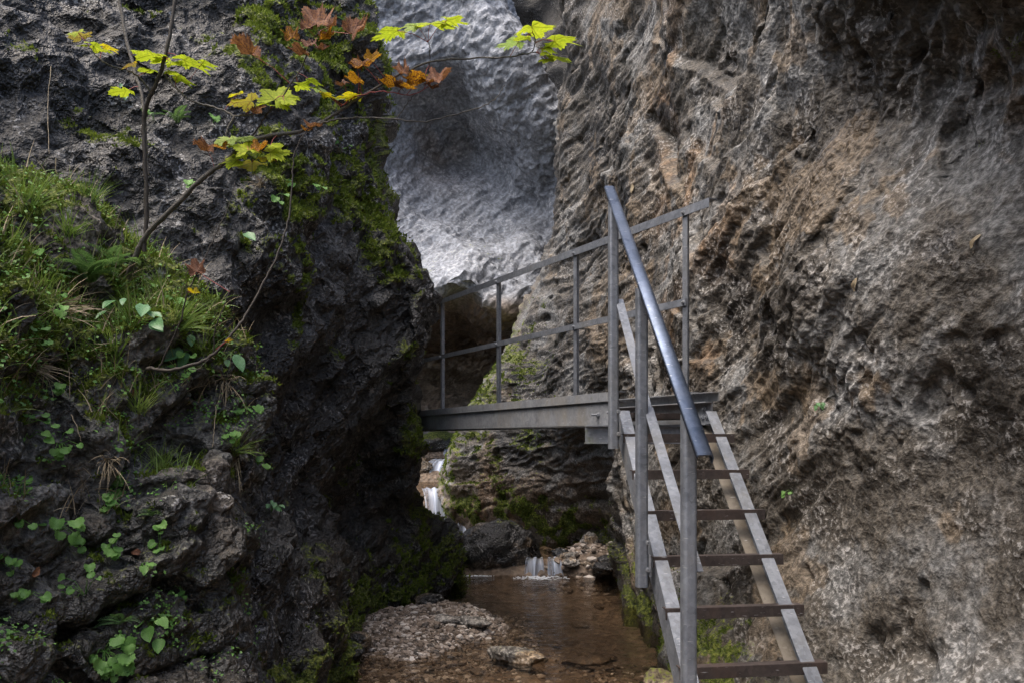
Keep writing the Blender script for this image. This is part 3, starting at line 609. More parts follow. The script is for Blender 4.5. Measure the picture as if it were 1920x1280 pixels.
def waterfall(name, a0, a1, b0, b1, label, seed, sag=0.5, n=26, m=22):
    """curtain of water from top edge a0-a1 to foot b0-b1, thickened into ropes"""
    r = np.random.default_rng(seed); vs, uv = [], []
    for j in range(m + 1):
        t_ = j / m; dz = t_ ** 2; dh = t_ ** (1 - 0.5 * sag) if sag else t_
        for i in range(n + 1):
            s = i / n
            A = np.array(a0) * (1 - s) + np.array(a1) * s; Bp = np.array(b0) * (1 - s) + np.array(b1) * s
            p = A + (Bp - A) * np.array([dh, dh, dz])
            p[1] -= 0.03 * (0.3 + t_) * math.sin(i * 0.55 + seed)
            p[2] += 0.015 * t_ * math.sin(i * 0.8) + 0.016 * (1 - t_) * math.sin(i * 0.9 + seed * 2) * (0.3 + abs(a1[0] - a0[0])); p[0] += 0.02 * t_ * math.sin(i * 0.7 + seed)
            vs.append(p); uv.append((s, t_))
    idx = np.arange(len(vs)).reshape(m + 1, n + 1)
    F = np.stack([idx[:-1, :-1], idx[:-1, 1:], idx[1:, 1:], idx[1:, :-1]], -1).reshape(-1, 4)
    me = np_mesh(name, np.array(vs), F); u = me.uv_layers.new(name='UVMap')
    uvv = np.array(uv, np.float32)[F.ravel()]; u.data.foreach_set('uv', uvv.ravel())
    o = link(name, me, M['fall']); tag(o, label, 'waterfall', 'falls of the stream'); return o
waterfall('waterfall', (-1.46, 12.72, 0.80), (-1.04, 12.76, 0.80), (-1.32, 12.32, 0.2), (-0.98, 12.36, 0.2), 'tallest white waterfall beside the shadowed foot of the left wall', 1)
waterfall('waterfall', (-0.82, 12.1, 0.36), (-0.62, 12.1, 0.34), (-0.82, 11.85, 0.17), (-0.58, 11.85, 0.17), 'tiny white spill just behind the black boulder', 2, n=12, m=10)
waterfall('waterfall', (0.17, 9.44, 0.185), (0.36, 9.46, 0.18), (0.14, 9.24, -0.01), (0.36, 9.26, -0.01), 'low cascade strand beside the black boulder', 3, n=16)
waterfall('waterfall', (0.42, 9.46, 0.18), (0.56, 9.48, 0.185), (0.42, 9.28, -0.01), (0.60, 9.24, -0.01), 'low cascade strand beside the loose heap of stones', 6, n=14)
waterfall('waterfall', (-1.45, 15.3, 1.19), (-1.1, 15.3, 1.19), (-1.75, 15.0, 0.77), (-1.2, 15.0, 0.77), 'upper white cascade beside a dark stone below the bridge', 4)
waterfall('waterfall', (-1.4, 17.05, 1.43), (-1.05, 17.05, 1.43), (-1.45, 16.8, 1.17), (-1.1, 16.8, 1.17), 'farthest cascade beside the mossy stone under the bridge', 5, n=14, m=12)
# churned white water where the falls land
def foam(name, cx, cy, cz, rx, ry, n, label, seed):
    r = np.random.default_rng(seed); bm = bmesh.new()
    for k in range(n):
        a = r.uniform(0, 6.283); q = math.sqrt(r.uniform(0, 1)); s = r.uniform(0.003, 0.016) * (1.2 - 0.8 * q)
        p = Vector((cx + math.cos(a) * q * rx, cy + math.sin(a) * q * ry, cz + 0.002))
        bmesh.ops.create_icosphere(bm, subdivisions=1, radius=1.0, matrix=Matrix.Translation(p) @ Matrix.Rotation(r.uniform(-0.5, 0.5), 4, 'Z') @ Matrix.Diagonal((s * r.uniform(1, 3), s, s * 0.5, 1)))
    me = bpy.data.meshes.new(name); bm.to_mesh(me); bm.free()
    return tag(link(name, me, M['foam']), label, 'foam', kind='stuff')
M['foam'] = simple('water_foam', (0.6, 0.64, 0.7), (0.85, 0.88, 0.92), 30, 0.3)
foam('foam', 0.33, 9.10, 0.0, 0.34, 0.14, 170, 'white foam at the foot of the low cascade', 1)
foam('foam', -0.42, 9.22, 0.0, 0.22, 0.05, 60, 'thin foam along the foot of the black boulder', 2)
foam('foam', -1.12, 12.4, 0.2, 0.16, 0.07, 90, 'white foam where the tallest waterfall lands', 3)
foam('foam', -0.7, 11.75, 0.185, 0.14, 0.08, 60, 'white foam behind the black boulder', 4)
foam('foam', -1.5, 14.9, 0.78, 0.3, 0.08, 90, 'white foam below the upper cascade', 5)

# ------------------------------------------------------------------ steelwork
def extrude(name, p0, p1, prof, a, b, mat, parent=None, bev=0.0015):
    """prism: profile points (s,t) in the axes a,b carried from p0 to p1"""
    p0, p1, a, b = Vector(p0), Vector(p1), Vector(a).normalized(), Vector(b).normalized()
    bm = bmesh.new()
    A = [bm.verts.new(p0 + a * s + b * t) for s, t in prof]; Bv = [bm.verts.new(p1 + a * s + b * t) for s, t in prof]
    n = len(prof)
    for i in range(n): bm.faces.new((A[i], A[(i + 1) % n], Bv[(i + 1) % n], Bv[i]))
    bm.faces.new(A[::-1]); bm.faces.new(Bv)
    bmesh.ops.recalc_face_normals(bm, faces=bm.faces)
    if bev: bmesh.ops.bevel(bm, geom=[e for e in bm.edges if e.calc_face_angle(0) > 0.9], offset=bev, segments=2, affect='EDGES', clamp_overlap=True)
    me = bpy.data.meshes.new(name); bm.to_mesh(me); bm.free()
    return link(name, me, mat, parent)
def rect(w, h, cx=0, cy=0): return [(cx - w / 2, cy - h / 2), (cx + w / 2, cy - h / 2), (cx + w / 2, cy + h / 2), (cx - w / 2, cy + h / 2)]
def rrect(w, h, r, k=4):
    out = []
    for qx, qy, a0 in ((1, 1, 0), (-1, 1, 90), (-1, -1, 180), (1, -1, 270)):
        for i in range(k + 1):
            a = math.radians(a0 + 90 * i / k); out.append((qx * (w / 2 - r) + r * math.cos(a), qy * (h / 2 - r) + r * math.sin(a)))
    return out
def chan(h, w, t, side=1):
    """C-section: web at s=0, flanges towards +s (side=1); t up, from 0 to h"""
    p = [(0, 0), (w, 0), (w, t), (t, t), (t, h - t), (w, h - t), (w, h), (0, h)]
    return [(s * side, q) for s, q in p]
def isec(h, w, t): return [(-w/2, 0), (w/2, 0), (w/2, t), (t/2, t), (t/2, h - t), (w/2, h - t), (w/2, h), (-w/2, h), (-w/2, h - t), (-t/2, h - t), (-t/2, t), (-w/2, t)]
def bolt(p, axis, parent, r=0.012, ln=0.035, mat=None):
    bm = bmesh.new(); q = Vector(axis).normalized().to_track_quat('Z', 'Y').to_matrix().to_4x4()
    T = Matrix.Translation(Vector(p)) @ q
    bmesh.ops.create_cone(bm, cap_ends=True, segments=6, radius1=r, radius2=r, depth=0.012, matrix=T @ Matrix.Translation((0, 0, 0.006)))
    bmesh.ops.create_cone(bm, cap_ends=True, segments=10, radius1=r * 0.52, radius2=r * 0.5, depth=ln, matrix=T @ Matrix.Translation((0, 0, ln / 2)))
    bmesh.ops.create_cone(bm, cap_ends=True, segments=14, radius1=r * 1.35, radius2=r * 1.35, depth=0.003, matrix=T @ Matrix.Translation((0, 0, 0.0015)))
    me = bpy.data.meshes.new('bolt'); bm.to_mesh(me); bm.free(); return link('bolt', me, mat or M['galv_dull'], parent)

Z = Vector((0, 0, 1))
u = Vector((-0.4147, 0.910, 0)).normalized(); nn = Vector((u.y, -u.x, 0))       # along the bridge (away), across it (towards the far side)
N0 = Vector((0.60, 4.49, EYE)); F0 = Vector((1.178, 4.58, EYE)); LEN = 6.2
bridge = empty('footbridge', (N0.x, N0.y, EYE)); bridge.location = (0, 0, 0)
tag(bridge, 'grey galvanised steel footbridge with railing crossing the gorge above the stream', 'footbridge')
at = lambda base, s, h: base + u * s + Z * h
extrude('kick_plate', at(N0, 0, 0), at(N0, LEN, 0), [(-0.004, 0.210), (0.004, 0.210), (0.004, 0.257), (0.05, 0.257), (0.05, 0.264), (-0.004, 0.264)], nn, Z, M['galv_dull'], bridge)
extrude('kick_plate', at(F0, -0.02, 0), at(F0, LEN, 0), [(0.004, 0.210), (-0.004, 0.210), (-0.004, 0.257), (-0.05, 0.257), (-0.05, 0.264), (0.004, 0.264)], nn, Z, M['galv_dull'], bridge)
extrude('beam', at(N0 + nn * 0.012, 0.02, 0), at(N0 + nn * 0.012, LEN, 0), [(s, q + 0.074) for s, q in chan(0.134, 0.055, 0.007, 1)], nn, Z, M['galv_dull'], bridge)
extrude('beam', at(F0 - nn * 0.012, 0.02, 0), at(F0 - nn * 0.012, LEN, 0), [(s, q + 0.074) for s, q in chan(0.134, 0.055, 0.007, -1)], nn, Z, M['galv_dull'], bridge)
# deck of steel planks, laid across
W = (F0 - N0).dot(nn)
for k in range(24):
    s0 = 0.06 + k * 0.25
    c0 = at(N0, s0, 0.125)
    extrude('deck_plank', c0 + nn * 0.06, c0 + nn * (W - 0.06), rect(0.238, 0.034), u, Z, M['step'], bridge, 0.002)
xb = Vector((1, 0.09, 0)).normalized(); yb = Vector((-xb.y, xb.x, 0))
c0 = Vector((0.425, 4.62, EYE - 0.035))
extrude('cross_beam', c0, c0 + xb * 0.80, isec(0.108, 0.08, 0.008), yb, Z, M['galv_dull'], bridge)
for s, h in ((0.24, 0.135), (0.10, 0.145), (0.065, 0.145)):
    bolt(at(N0 + nn * 0.011, s, h), -nn, bridge, 0.013, 0.05 if s > 0.2 else 0.03)
for s, h in ((0.10, 0.12), (0.06, 0.12), (0.08, 0.17)):
    bolt(at(F0 - nn * 0.02, s, h), -nn, bridge, 0.013, 0.02)
def on_rail(x, y, off=0.0):
    d = (F0.dot(nn) + off) / (nn.x * (x - 960) / FPX + nn.y); return V(x, y, d)
def rail_pt(xa, ya, xc, yc, x):
    A, C = on_rail(xa, ya), on_rail(xc, yc); p = on_rail(x, 500); s = (p - A).dot(u) / (C - A).dot(u); return A.lerp(C, s)
tr = (1338, 381, 800, 578); mr = (1294, 567, 793, 677)
A, C = rail_pt(*tr, 1338), rail_pt(*tr, 770)
extrude('top_rail', A, C, [(-0.034, -0.026), (-0.029, -0.026), (-0.029, 0.022), (0.03, 0.022), (0.03, 0.028), (-0.034, 0.028)], nn, Z, M['galv'], bridge)
A, C = rail_pt(*mr, 1294), rail_pt(*mr, 770)
extrude('middle_rail', A, C, rect(0.008, 0.045, -0.03), nn, Z, M['galv'], bridge)
for x in (1290, 1083, 937, 831, 775):
    p = rail_pt(*tr, x); b0 = Vector((p.x, p.y, EYE + 0.2))
    extrude('railing_post', b0, Vector((p.x, p.y, p.z - 0.003)), [(-0.024, -0.024), (-0.018, -0.024), (-0.018, 0.018), (0.024, 0.018), (0.024, 0.024), (-0.024, 0.024)], nn, u, M['galv'], bridge)
    extrude('base_plate', Vector((p.x, p.y, EYE + 0.266)), Vector((p.x, p.y, EYE + 0.276)), rect(0.09, 0.09), nn, u, M['galv_dull'], bridge, 0.001)
    q = rail_pt(*mr, x)
    bolt(q - nn * 0.034, -nn, bridge, 0.009, 0.018); bolt(p - nn * 0.034 - Z * 0.005, -nn, bridge, 0.009, 0.018)

stair = empty('metal_stair')
tag(stair, 'steep grey metal stair with narrow dark steps and a handrail, leading up to the footbridge', 'stair')
# step i: i = 0 at the top; the stair comes down towards the viewer
def step_pt(i, s):
    """left (s=0) / right (s=1) end of step i"""
    L_ = Vector((0.602 + 0.0134 * i, 4.32 - 0.226 * i, EYE + 0.022 - 0.189 * i)); return L_ + Vector((0.618, 0.085, 0)) * s
sd = (step_pt(5, 0) - step_pt(0, 0)).normalized(); rd = Vector((0.618, 0.085, 0)).normalized(); sn = sd.cross(rd).normalized()
if sn.z < 0: sn = -sn
for side, e, nm in ((0, 1, 'stringer'), (1, -1, 'stringer')):
    off = rd * (0.012 if side == 0 else -0.035)
    a0 = step_pt(-0.75, side) + off - sn * 0.012; a1 = step_pt(8.6, side) + off - sn * 0.012
    extrude(nm, a0, a1, [(s, q - 0.12) for s, q in chan(0.12, 0.062, 0.007, e)], rd, sn, M['galv'], stair)
    if side == 1:
        b0 = a0 - rd * 0.03 - sn * 0.113; b1 = a1 - rd * 0.03 - sn * 0.113
        extrude('stringer_flange', b0 , b1, rect(0.062, 0.006, -0.012, 0.002), rd, sn, M['stringer_in'], stair)
for i in range(0, 9):
    A, C = step_pt(i, 0) + rd * 0.004, step_pt(i, 1.0) + rd * 0.012
    fw = Vector((-rd.y, rd.x, 0))
    extrude('step', A, C, [(0, -0.048), (0.005, -0.048), (0.005, -0.005), (0.05, -0.005), (0.05, 0.0), (0, 0.0)], fw, Z, M['step'], stair, 0.001)
posts = []
for x, Yd, top, ht in ((1150, 4.33, 1.285, 1.345), (1203, 3.64, 0.68, 1.36), (1291, 2.885, 0.085, 1.36)):
    X = (x - 960) / FPX * Yd
    b0 = Vector((X, Yd, EYE + top - ht)); p1 = Vector((X, Yd, EYE + top)); posts.append((b0, p1))
    fp = b0 + Z * 0.05 + rd * 0.027
    extrude('bracket', fp, fp + Z * 0.10, rect(0.006, 0.07, 0.003, 0.0), rd, Vector((-rd.y, rd.x, 0)), M['galv_dull'], stair)
    extrude('stair_post', b0, p1, rrect(0.052, 0.05, 0.013), rd, Vector((-rd.y, rd.x, 0)), M['galv'], stair, 0)
pd = (posts[2][1] - posts[0][1]).normalized(); pn = pd.cross(rd).normalized()
if pn.z < 0: pn = -pn
a = posts[0][1] - pd * 0.15 + pn * 0.012; b = posts[2][1] + pd * 0.25 + pn * 0.012
w, hh, th = 0.064, 0.034, 0.005
prof = [(-w/2, -0.004), (-w/2, 0.004), (-w/2 + 0.004, 0.010)]
for k in range(7):
    an = math.radians(90 - 90 * k / 6); prof.append((w/2 - 0.022 + 0.022 * math.cos(an), 0.012 - 0.022 + 0.022 * math.sin(an)))
prof += [(w/2, -0.028), (w/2 - th, -0.028), (w/2 - th, -0.010)]
for k in range(5):
    an = math.radians(90 * k / 4); prof.append((w/2 - 0.022 + 0.017 * math.cos(an), 0.012 - 0.022 + 0.017 * math.sin(an)))
prof += [(-w/2 + 0.006, 0.005), (-w/2 + 0.004, -0.004)]
hr = extrude('handrail', a, b, prof, rd, pn, M['rail'], stair, 0)
for pl in hr.data.polygons: pl.use_smooth = len(pl.vertices) == 4
def on_post(k, f): return posts[k][0].lerp(posts[k][1], f)
for k in (0, 1):
    p0 = on_post(k, 0.58) + rd * 0.030 - Vector((-rd.y, rd.x, 0)) * 0.02; p1 = on_post(k + 1, 0.58) + rd * 0.030
    dd = (p1 - p0).normalized(); un = dd.cross(rd).normalized()
    extrude('middle_rail', p0 - dd * 0.05, p1 + dd * 0.0, [(-0.018, -0.004), (0.027, -0.004), (0.027, 0.002), (-0.018, 0.002)], rd, un, M['galv'], stair)
for k in range(3):
    for f in (0.06, 0.15):
        bolt(on_post(k, f) + rd * 0.02 - Vector((-rd.y, rd.x, 0)) * 0.03, Vector((rd.y, -rd.x, 0)), stair, 0.009, 0.012)

# ------------------------------------------------------------------ stones and gravel
def rock_mesh(name, r, seed, sub=4, squash=(1, 1, 1), rough=0.28, mk=None, flat_bottom=False):
    bm = bmesh.new(); bmesh.ops.create_icosphere(bm, subdivisions=sub, radius=1.0)
    me = bpy.data.meshes.new(name); bm.to_mesh(me); bm.free()
    P = np.empty(len(me.vertices) * 3, np.float32); me.vertices.foreach_get('co', P); P = P.reshape(-1, 3).astype(np.float64)
    Nn = P.copy(); S = P + seed * 7.13
    d = rough * (0.7 * facet(S, 0.9, seed) + 0.55 * facet(S, 1.9, seed + 1) + 0.30 * facet(S, 4.5, seed + 2) + 0.16 * facet(S, 11.0, seed + 4) + 0.12 * fbm(S, 4.0, 3, 0.6, seed + 3))
    P = (P + Nn * d[:, None]) * np.array(squash) * r
    me.vertices.foreach_set('co', P.astype(np.float32).ravel()); me.polygons.foreach_set('use_smooth', np.ones(len(me.polygons), bool)); me.update()
    base_attrs(me, P + seed, mk(P, Nn) if mk else {'warm': np.zeros(len(P))}, 2.0); return me
def stone(name, label, loc, r, seed, squash=(1, 1, 0.7), rz=0.0, mat='stone', cat='stone', group=None, mk=None, sub=4, rough=0.36):
    o = link(name, rock_mesh(name, r, seed, sub, squash, rough, mk), M[mat]); o.location = loc; o.rotation_euler = (0, 0, rz)
    return tag(o, label, cat, group)
mossy = lambda amt: (lambda P, N: dict(moss=amt * smooth(-0.1, 0.6, N[:, 2] + 0.5 * fbm(P, 3.0 / max(P.max(), 0.01) * 0.3, 3, 0.6, 3)), warm=np.zeros(len(P))))
stone('boulder', 'black wet boulder with mossy top beside the low cascade', (-0.19, 9.62, 0.19), 0.47, 12, (0.98, 0.62, 0.86), 0.2, 'boulder', 'boulder', mk=lambda P, N: dict(moss=0.5 * smooth(0.55, 0.95, N[:, 2]) * smooth(-0.2, 0.3, fbm(P, 5.0, 3, 0.6, 9)), wet=np.full(len(P), 0.6), warm=np.zeros(len(P))), sub=5)
stone('boulder', 'mossy green stone in the far stream under the bridge', (-1.62, 17.2, 1.50), 0.42, 14, (1.0, 0.8, 0.55), 0.4, 'boulder', 'boulder', mk=mossy(0.9), sub=4)
stone('boulder', 'dark rounded stone beside the upper cascade', (-1.78, 15.15, 1.0), 0.30, 16, (1.0, 0.7, 0.7), 0.1, 'boulder', 'boulder', sub=4)
stone('stone', 'pale angular stone at the tip of the gravel bar', (0.03, 5.78, 0.02), 0.19, 23, (1.15, 0.55, 0.36), -0.45, 'stone', mk=mossy(0.35), sub=4)
stone('stone', 'flat orange-brown stone lying under the pool water', (0.54, 5.85, -0.035), 0.2, 24, (1.0, 0.35, 0.16), 0.15, 'bed', sub=3)
stone('stone', 'pale lichened stone at the foot of the stair', (0.95, 5.0, 0.05), 0.15, 26, (1.0, 0.8, 0.7), 0.5, 'stone', mk=mossy(0.5), sub=4)
stone('stone', 'dark flat stone on top of the gravel bar', (-0.76, 7.25, 0.13), 0.12, 28, (1.2, 0.7, 0.45), 0.2, 'boulder')
stone('stone', 'reddish flat stone in the middle of the gravel bar', (-0.56, 6.55, 0.11), 0.10, 30, (1.2, 0.7, 0.4), -0.2, 'stone')
stone('stone', 'grey stone in the gravel close to the mossy wall foot', (-1.14, 5.95, 0.09), 0.08, 32, (1.0, 0.8, 0.8), 0.6, 'boulder')
stone('stone', 'rounded greenish stone against the mossy wall foot', (-1.2, 5.75, 0.05), 0.11, 34, (1.0, 0.9, 0.7), 0.1, 'boulder', mk=mossy(0.6))
stone('stone', 'long brown stone lying across the gravel bar', (-0.33, 6.5, 0.10), 0.14, 36, (1.2, 0.4, 0.3), -0.3, 'stone')
stone('stone', 'upright pale stone in the basin above the cascade', (1.02, 10.4, 0.22), 0.13, 41, (0.9, 0.7, 0.95), 0.0, 'stone', mk=mossy(0.3))
rs = np.random.default_rng(5)
heap = [(0.72, 9.55), (0.86, 9.35), (1.02, 9.6), (1.16, 9.3), (0.92, 9.85), (1.2, 9.9), (0.68, 9.25), (1.05, 9.1), (1.28, 9.55), (0.8, 10.1), (1.1, 10.2), (0.6, 9.72), (1.32, 9.2), (0.95, 9.5)]
heap_lab = ['pale stone in the heap touching the right edge of the low cascade', 'dark flat stone in the heap just behind the pool edge', 'pale stone in the middle of the stone heap',
            'dark stone of the heap lying close to the right wall foot', 'pale stone in the rear middle of the heap', 'dark stone at the rear right of the heap by the wall', 'pale stone of the heap at the pool edge beside the cascade foot',
            'dark stone of the heap farthest out in the pool', 'pale stone of the heap wedged against the right wall', 'dark stone at the rear left of the heap in the basin', 'pale stone at the very back of the heap under the moss',
            'dark stone at the lip of the low cascade', 'pale stone at the front right corner of the heap', 'dark stone lying on top of the heap centre']
for k, (x, y) in enumerate(heap):
    stone('stone', heap_lab[k], (x, y, 0.10 + rs.uniform(-0.02, 0.08)), rs.uniform(0.10, 0.2), 50 + k, (1.0, rs.uniform(0.6, 0.9), rs.uniform(0.35, 0.6)),
          rs.uniform(0, 3), 'boulder' if k % 2 else 'stone', group='stones heaped beside the low cascade')
pool = [(-0.55, 5.35), (-0.25, 5.6), (0.3, 6.4), (0.62, 7.3), (0.1, 7.6), (0.75, 6.3), (-0.85, 5.45), (0.45, 5.3), (0.9, 8.2), (0.2, 8.6)]
for k, (x, y) in enumerate(pool):
    stone('stone', 'brown stone lying submerged in the shallow pool', (x, y, float(bed_height(np.array([x]), np.array([y]))[0]) + 0.005), rs.uniform(0.05, 0.10), 80 + k, (1.0, 0.7, 0.3), rs.uniform(0, 3), 'bed', group='stones under the pool water')

def gravel(name, n, seed, region, smin, smax, label):
    r = np.random.default_rng(seed)
    bm = bmesh.new(); bmesh.ops.create_icosphere(bm, subdivisions=1, radius=1.0); bv = np.array([v.co[:] for v in bm.verts]); bf = np.array([[v.index for v in f.verts] for f in bm.faces]); bm.free()
    x, y = r.uniform(region[0], region[1], n * 3), r.uniform(region[2], region[3], n * 3)
    ok = np.nonzero(region[4](x, y, r))[0][:n]; x, y = x[ok], y[ok]; n = len(x); m = len(bv)
    s = smin * (smax / smin) ** (r.uniform(0, 1, n) ** 2.4); z = bed_height(x, y)
    q = bv[None] * (1 + r.uniform(-0.3, 0.3, (n, m, 1))) * (s[:, None] * np.stack([r.uniform(0.8, 1.4, n), r.uniform(0.6, 1.0, n), r.uniform(0.4, 0.8, n)], 1))[:, None]
    a = r.uniform(0, 6.283, n); ca, sa = np.cos(a)[:, None], np.sin(a)[:, None]; tl = r.uniform(-0.5, 0.5, (n, 1))
    Y2 = q[..., 1] - tl * q[..., 2]; Z2 = q[..., 2] + tl * q[..., 1]
    Vv = np.stack([q[..., 0] * ca - Y2 * sa + x[:, None], q[..., 0] * sa + Y2 * ca + y[:, None], Z2 + (z + s * 0.25)[:, None]], -1).reshape(-1, 3)
    Ff = (bf[None] + (np.arange(n) * m)[:, None, None]).reshape(-1, 3)
    me = np_mesh(name, Vv, Ff, False); set_attr(me, 'shade', np.repeat(r.uniform(0, 1, n), m))
    return tag(link(name, me, M['gravel']), label, 'gravel', kind='stuff')
t = NT('gravel_pebbles')
c = t.ramp(t.attr('shade'), [(0.0, (0.05, 0.045, 0.04)), (0.3, (0.16, 0.12, 0.09)), (0.6, (0.27, 0.215, 0.17)), (0.85, (0.4, 0.345, 0.3)), (1.0, (0.6, 0.55, 0.5))])
c = t.mix(0.6, c, t.ramp(t.noise(60, 3, 0.6), [(0.3, 0.6), (0.7, 1.15)]), 'MULTIPLY')
M['gravel'] = t.setb(color=c, rough=0.75, normal=t.bump(t.noise(150, 3, 0.6), 0.3, 0.004))
inbar = lambda x, y, r: ((x + 0.72) / 0.98) ** 2 + ((y - 6.7) / 1.35) ** 2 < r.uniform(0.55, 1.1, len(x))
gravel('gravel', 15000, 3, (-1.75, 0.4, 5.2, 8.3, inbar), 0.006, 0.032, 'pale pebbles of the gravel bar beside the pool')
gravel('pebbles', 1100, 4, (-1.3, 1.3, 4.6, 6.2, lambda x, y, r: x > -9), 0.010, 0.03, 'brown pebbles under the shallow water in front')
gravel('pebbles', 500, 5, (0.4, 1.4, 9.0, 10.8, lambda x, y, r: x > -9), 0.02, 0.07, 'small stones on the sill beside the low cascade')

# ------------------------------------------------------------------ moss, ground cover
def scatter_dir(n, r):
    a = r.uniform(0, 2 * np.pi, n); return np.stack([np.cos(a), np.sin(a), np.zeros(n)], 1)
def moss_mass(name, sheet_, n, size, label, seed, thr=0.55, win=(-60, 1980, -60, 1340)):
    o, P, Nf, mk, F = sheet_; r = np.random.default_rng(seed)
    X, Y = to_px(P); m = mk['moss'] + 0.45 * (fbm(P, 9.0, 2, 0.6, seed) )
    w = np.where((m > thr) & (X > win[0]) & (X < win[1]) & (Y > win[2]) & (Y < win[3]) & (P[:, 1] > 0.5), 1.0, 0.0)
    # even cover by area seen
    A = P; ids = np.nonzero(w)[0]
    if len(ids) == 0: return None
    pick = r.choice(ids, n); p = P[pick] + Nf[pick] * 0.002 + r.normal(0, 0.006, (n, 3)); nv = Nf[pick]
    s = size * r.uniform(0.5, 1.4, n) * np.clip(p[:, 1] / 3.5, 0.7, 3.0)
    up = nv * 0.6 + np.array([0, 0, 0.45]) + r.normal(0, 0.45, (n, 3)); up /= np.linalg.norm(up, axis=1, keepdims=True)
    sd_ = np.cross(up, r.normal(0, 1, (n, 3))); sd_ /= np.linalg.norm(sd_, axis=1, keepdims=True)
    a = p - sd_ * s[:, None] * 0.32; b = p + sd_ * s[:, None] * 0.32; c = p + up * s[:, None]; 
    Vv = np.stack([a, b, c], 1).reshape(-1, 3); Ff = np.arange(n * 3).reshape(-1, 3)
    return tag(link(name, np_mesh(name, Vv, Ff, False), M['moss']), label, 'moss', kind='stuff')
moss_mass('moss', bank, 30000, 0.017, 'green moss cushions on the grassy rock bank', 21, 0.5)
moss_mass('moss', left, 36000, 0.015, 'dark green moss hanging on the left rock wall', 22, 0.55)
moss_mass('moss', right, 22000, 0.0085, 'thin moss on the foot of the right rock wall', 23, 0.55)

def blade_mesh(name, n, ln, wd, seed, droop=1.0, spread=0.8, seg=5):
    """tuft of bent blades growing from the origin along +Z, weight pulling towards -Y (local down)"""
    r = np.random.default_rng(seed); Vs, Fs = [], []; k = 0
    for i in range(n):
        a = r.uniform(0, 6.283); tilt = spread * math.sqrt(r.uniform(0, 1)); L_ = ln * r.uniform(0.45, 1.1)
        d = np.array([math.sin(tilt) * math.cos(a), math.sin(tilt) * math.sin(a), math.cos(tilt)]); p = r.normal(0, ln * 0.06, 3) * np.array([1, 1, 0.2])
        side = np.cross(d, r.normal(0, 1, 3)); side /= np.linalg.norm(side); row = []
        for j in range(seg + 1):
            t_ = j / seg; w = wd * (1 - t_ ** 1.6) * r.uniform(0.9, 1.1)
            Vs += [p - side * w, p + side * w]; row.append(k); k += 2
            p = p + d * L_ / seg; d = d + np.array([0, -0.30, 0]) * droop * (0.4 + t_) / seg * 5 * 0.35; d /= np.linalg.norm(d)
        for j in range(seg): Fs.append((row[j], row[j] + 1, row[j + 1] + 1, row[j + 1]))
    return np_mesh(name, np.array(Vs), np.array(Fs))
def orient(o, p, zdir, down=Vector((0, 0, -1)), s=1.0):
    z = Vector(zdir).normalized(); y = -Vector(down); y = (y - z * y.dot(z)); y = y.normalized() if y.length > 1e-4 else Vector((0, 1, 0))
    if z.dot(Vector((0, 0, 1))) > 0.97: y = Vector((0, 1, 0)); y = (y - z * y.dot(z)).normalized()
    x = y.cross(z); o.matrix_world = Matrix.Translation(p) @ Matrix((x, y, z)).transposed().to_4x4() @ Matrix.Diagonal((s, s, s, 1))
LW = ['rock_bank_left', 'rock_wall_left']
tufts = [blade_mesh('grass_tuft', 55, 0.26, 0.0022, 300 + k, 1.0 + 0.4 * (k % 3), 0.75) for k in range(4)]
dry = [blade_mesh('dry_tuft', 45, 0.22, 0.0020, 320 + k, 2.2, 0.6) for k in range(3)]
TUFT = [  # x, y, size, dry share, label
 (262, 495, 1.0, 0, 'grass tuft at the root of the maple sapling'), (55, 395, 0.9, 0, 'grass tuft on the top left shoulder of the bank'),
 (130, 440, 0.8, 0, 'grass tuft above the fern clump'), (20, 345, 0.8, 0, 'grass tuft at the upper left edge of the bank'),
 (170, 380, 0.7, 0, 'thin grass tuft under the pale dry stalk'), (110, 585, 1.0, 1, 'straw-brown grass tuft hanging under the fern clump'),
 (215, 672, 0.95, 0, 'fine arching grass tuft in the middle of the bank'), (335, 615, 1.0, 0, 'bright grass tuft beside the glossy oval leaves'),
 (262, 770, 0.95, 0, 'long-bladed grass tuft above the grey block'), (425, 715, 0.95, 1, 'straw-brown tuft hanging at the right edge of the bank'),
 (440, 860, 1.1, 1, 'dry red-brown tuft hanging over the dark undercut'), (445, 850, 0.9, 0, 'green blades sprouting above the hanging dry tuft'),
 (205, 865, 0.8, 1, 'withered tuft above the small clover leaves'), (300, 880, 0.7, 0, 'sparse grass blades on the dark block'),
 (80, 545, 0.7, 0, 'short grass tuft left of the fern clump'), (300, 545, 0.7, 0, 'short grass tuft right of the sapling root'),
 (60, 690, 0.75, 1, 'dry grass tuft hanging at the left picture edge'), (370, 660, 0.8, 0, 'grass tuft below the bare curved shrub'),
 (640, 285, 0.8, 1, 'straw tuft hanging on the mossy wall below the maple branch'), (490, 345, 0.8, 1, 'pale hanging tuft under the yellow leaf cluster'),
 (245, 590, 0.7, 0, 'grass tuft between fern and glossy leaves'), (15, 480, 0.8, 0, 'grass tuft at the left edge beside a heart-shaped leaf'),
]
for k, (x, y, sz, dr, lab) in enumerate(TUFT):
    h_ = hit(LW, x, y)
    if not h_: continue
    p, n, dist = h_
    o = link('grass_tuft', (dry if dr else tufts)[k % 3], None)
    if not o.data.materials: o.data.materials.append(M['straw'] if dr else M['grass'])
    zz = (n * 0.8 + Vector((random.uniform(-.3, .3), -0.2, 0.9 if not dr else 0.1))).normalized()
    orient(o, p - n * 0.01, zz, s=sz); tag(o, lab, 'grass tuft', 'grass tufts on the left rocks')

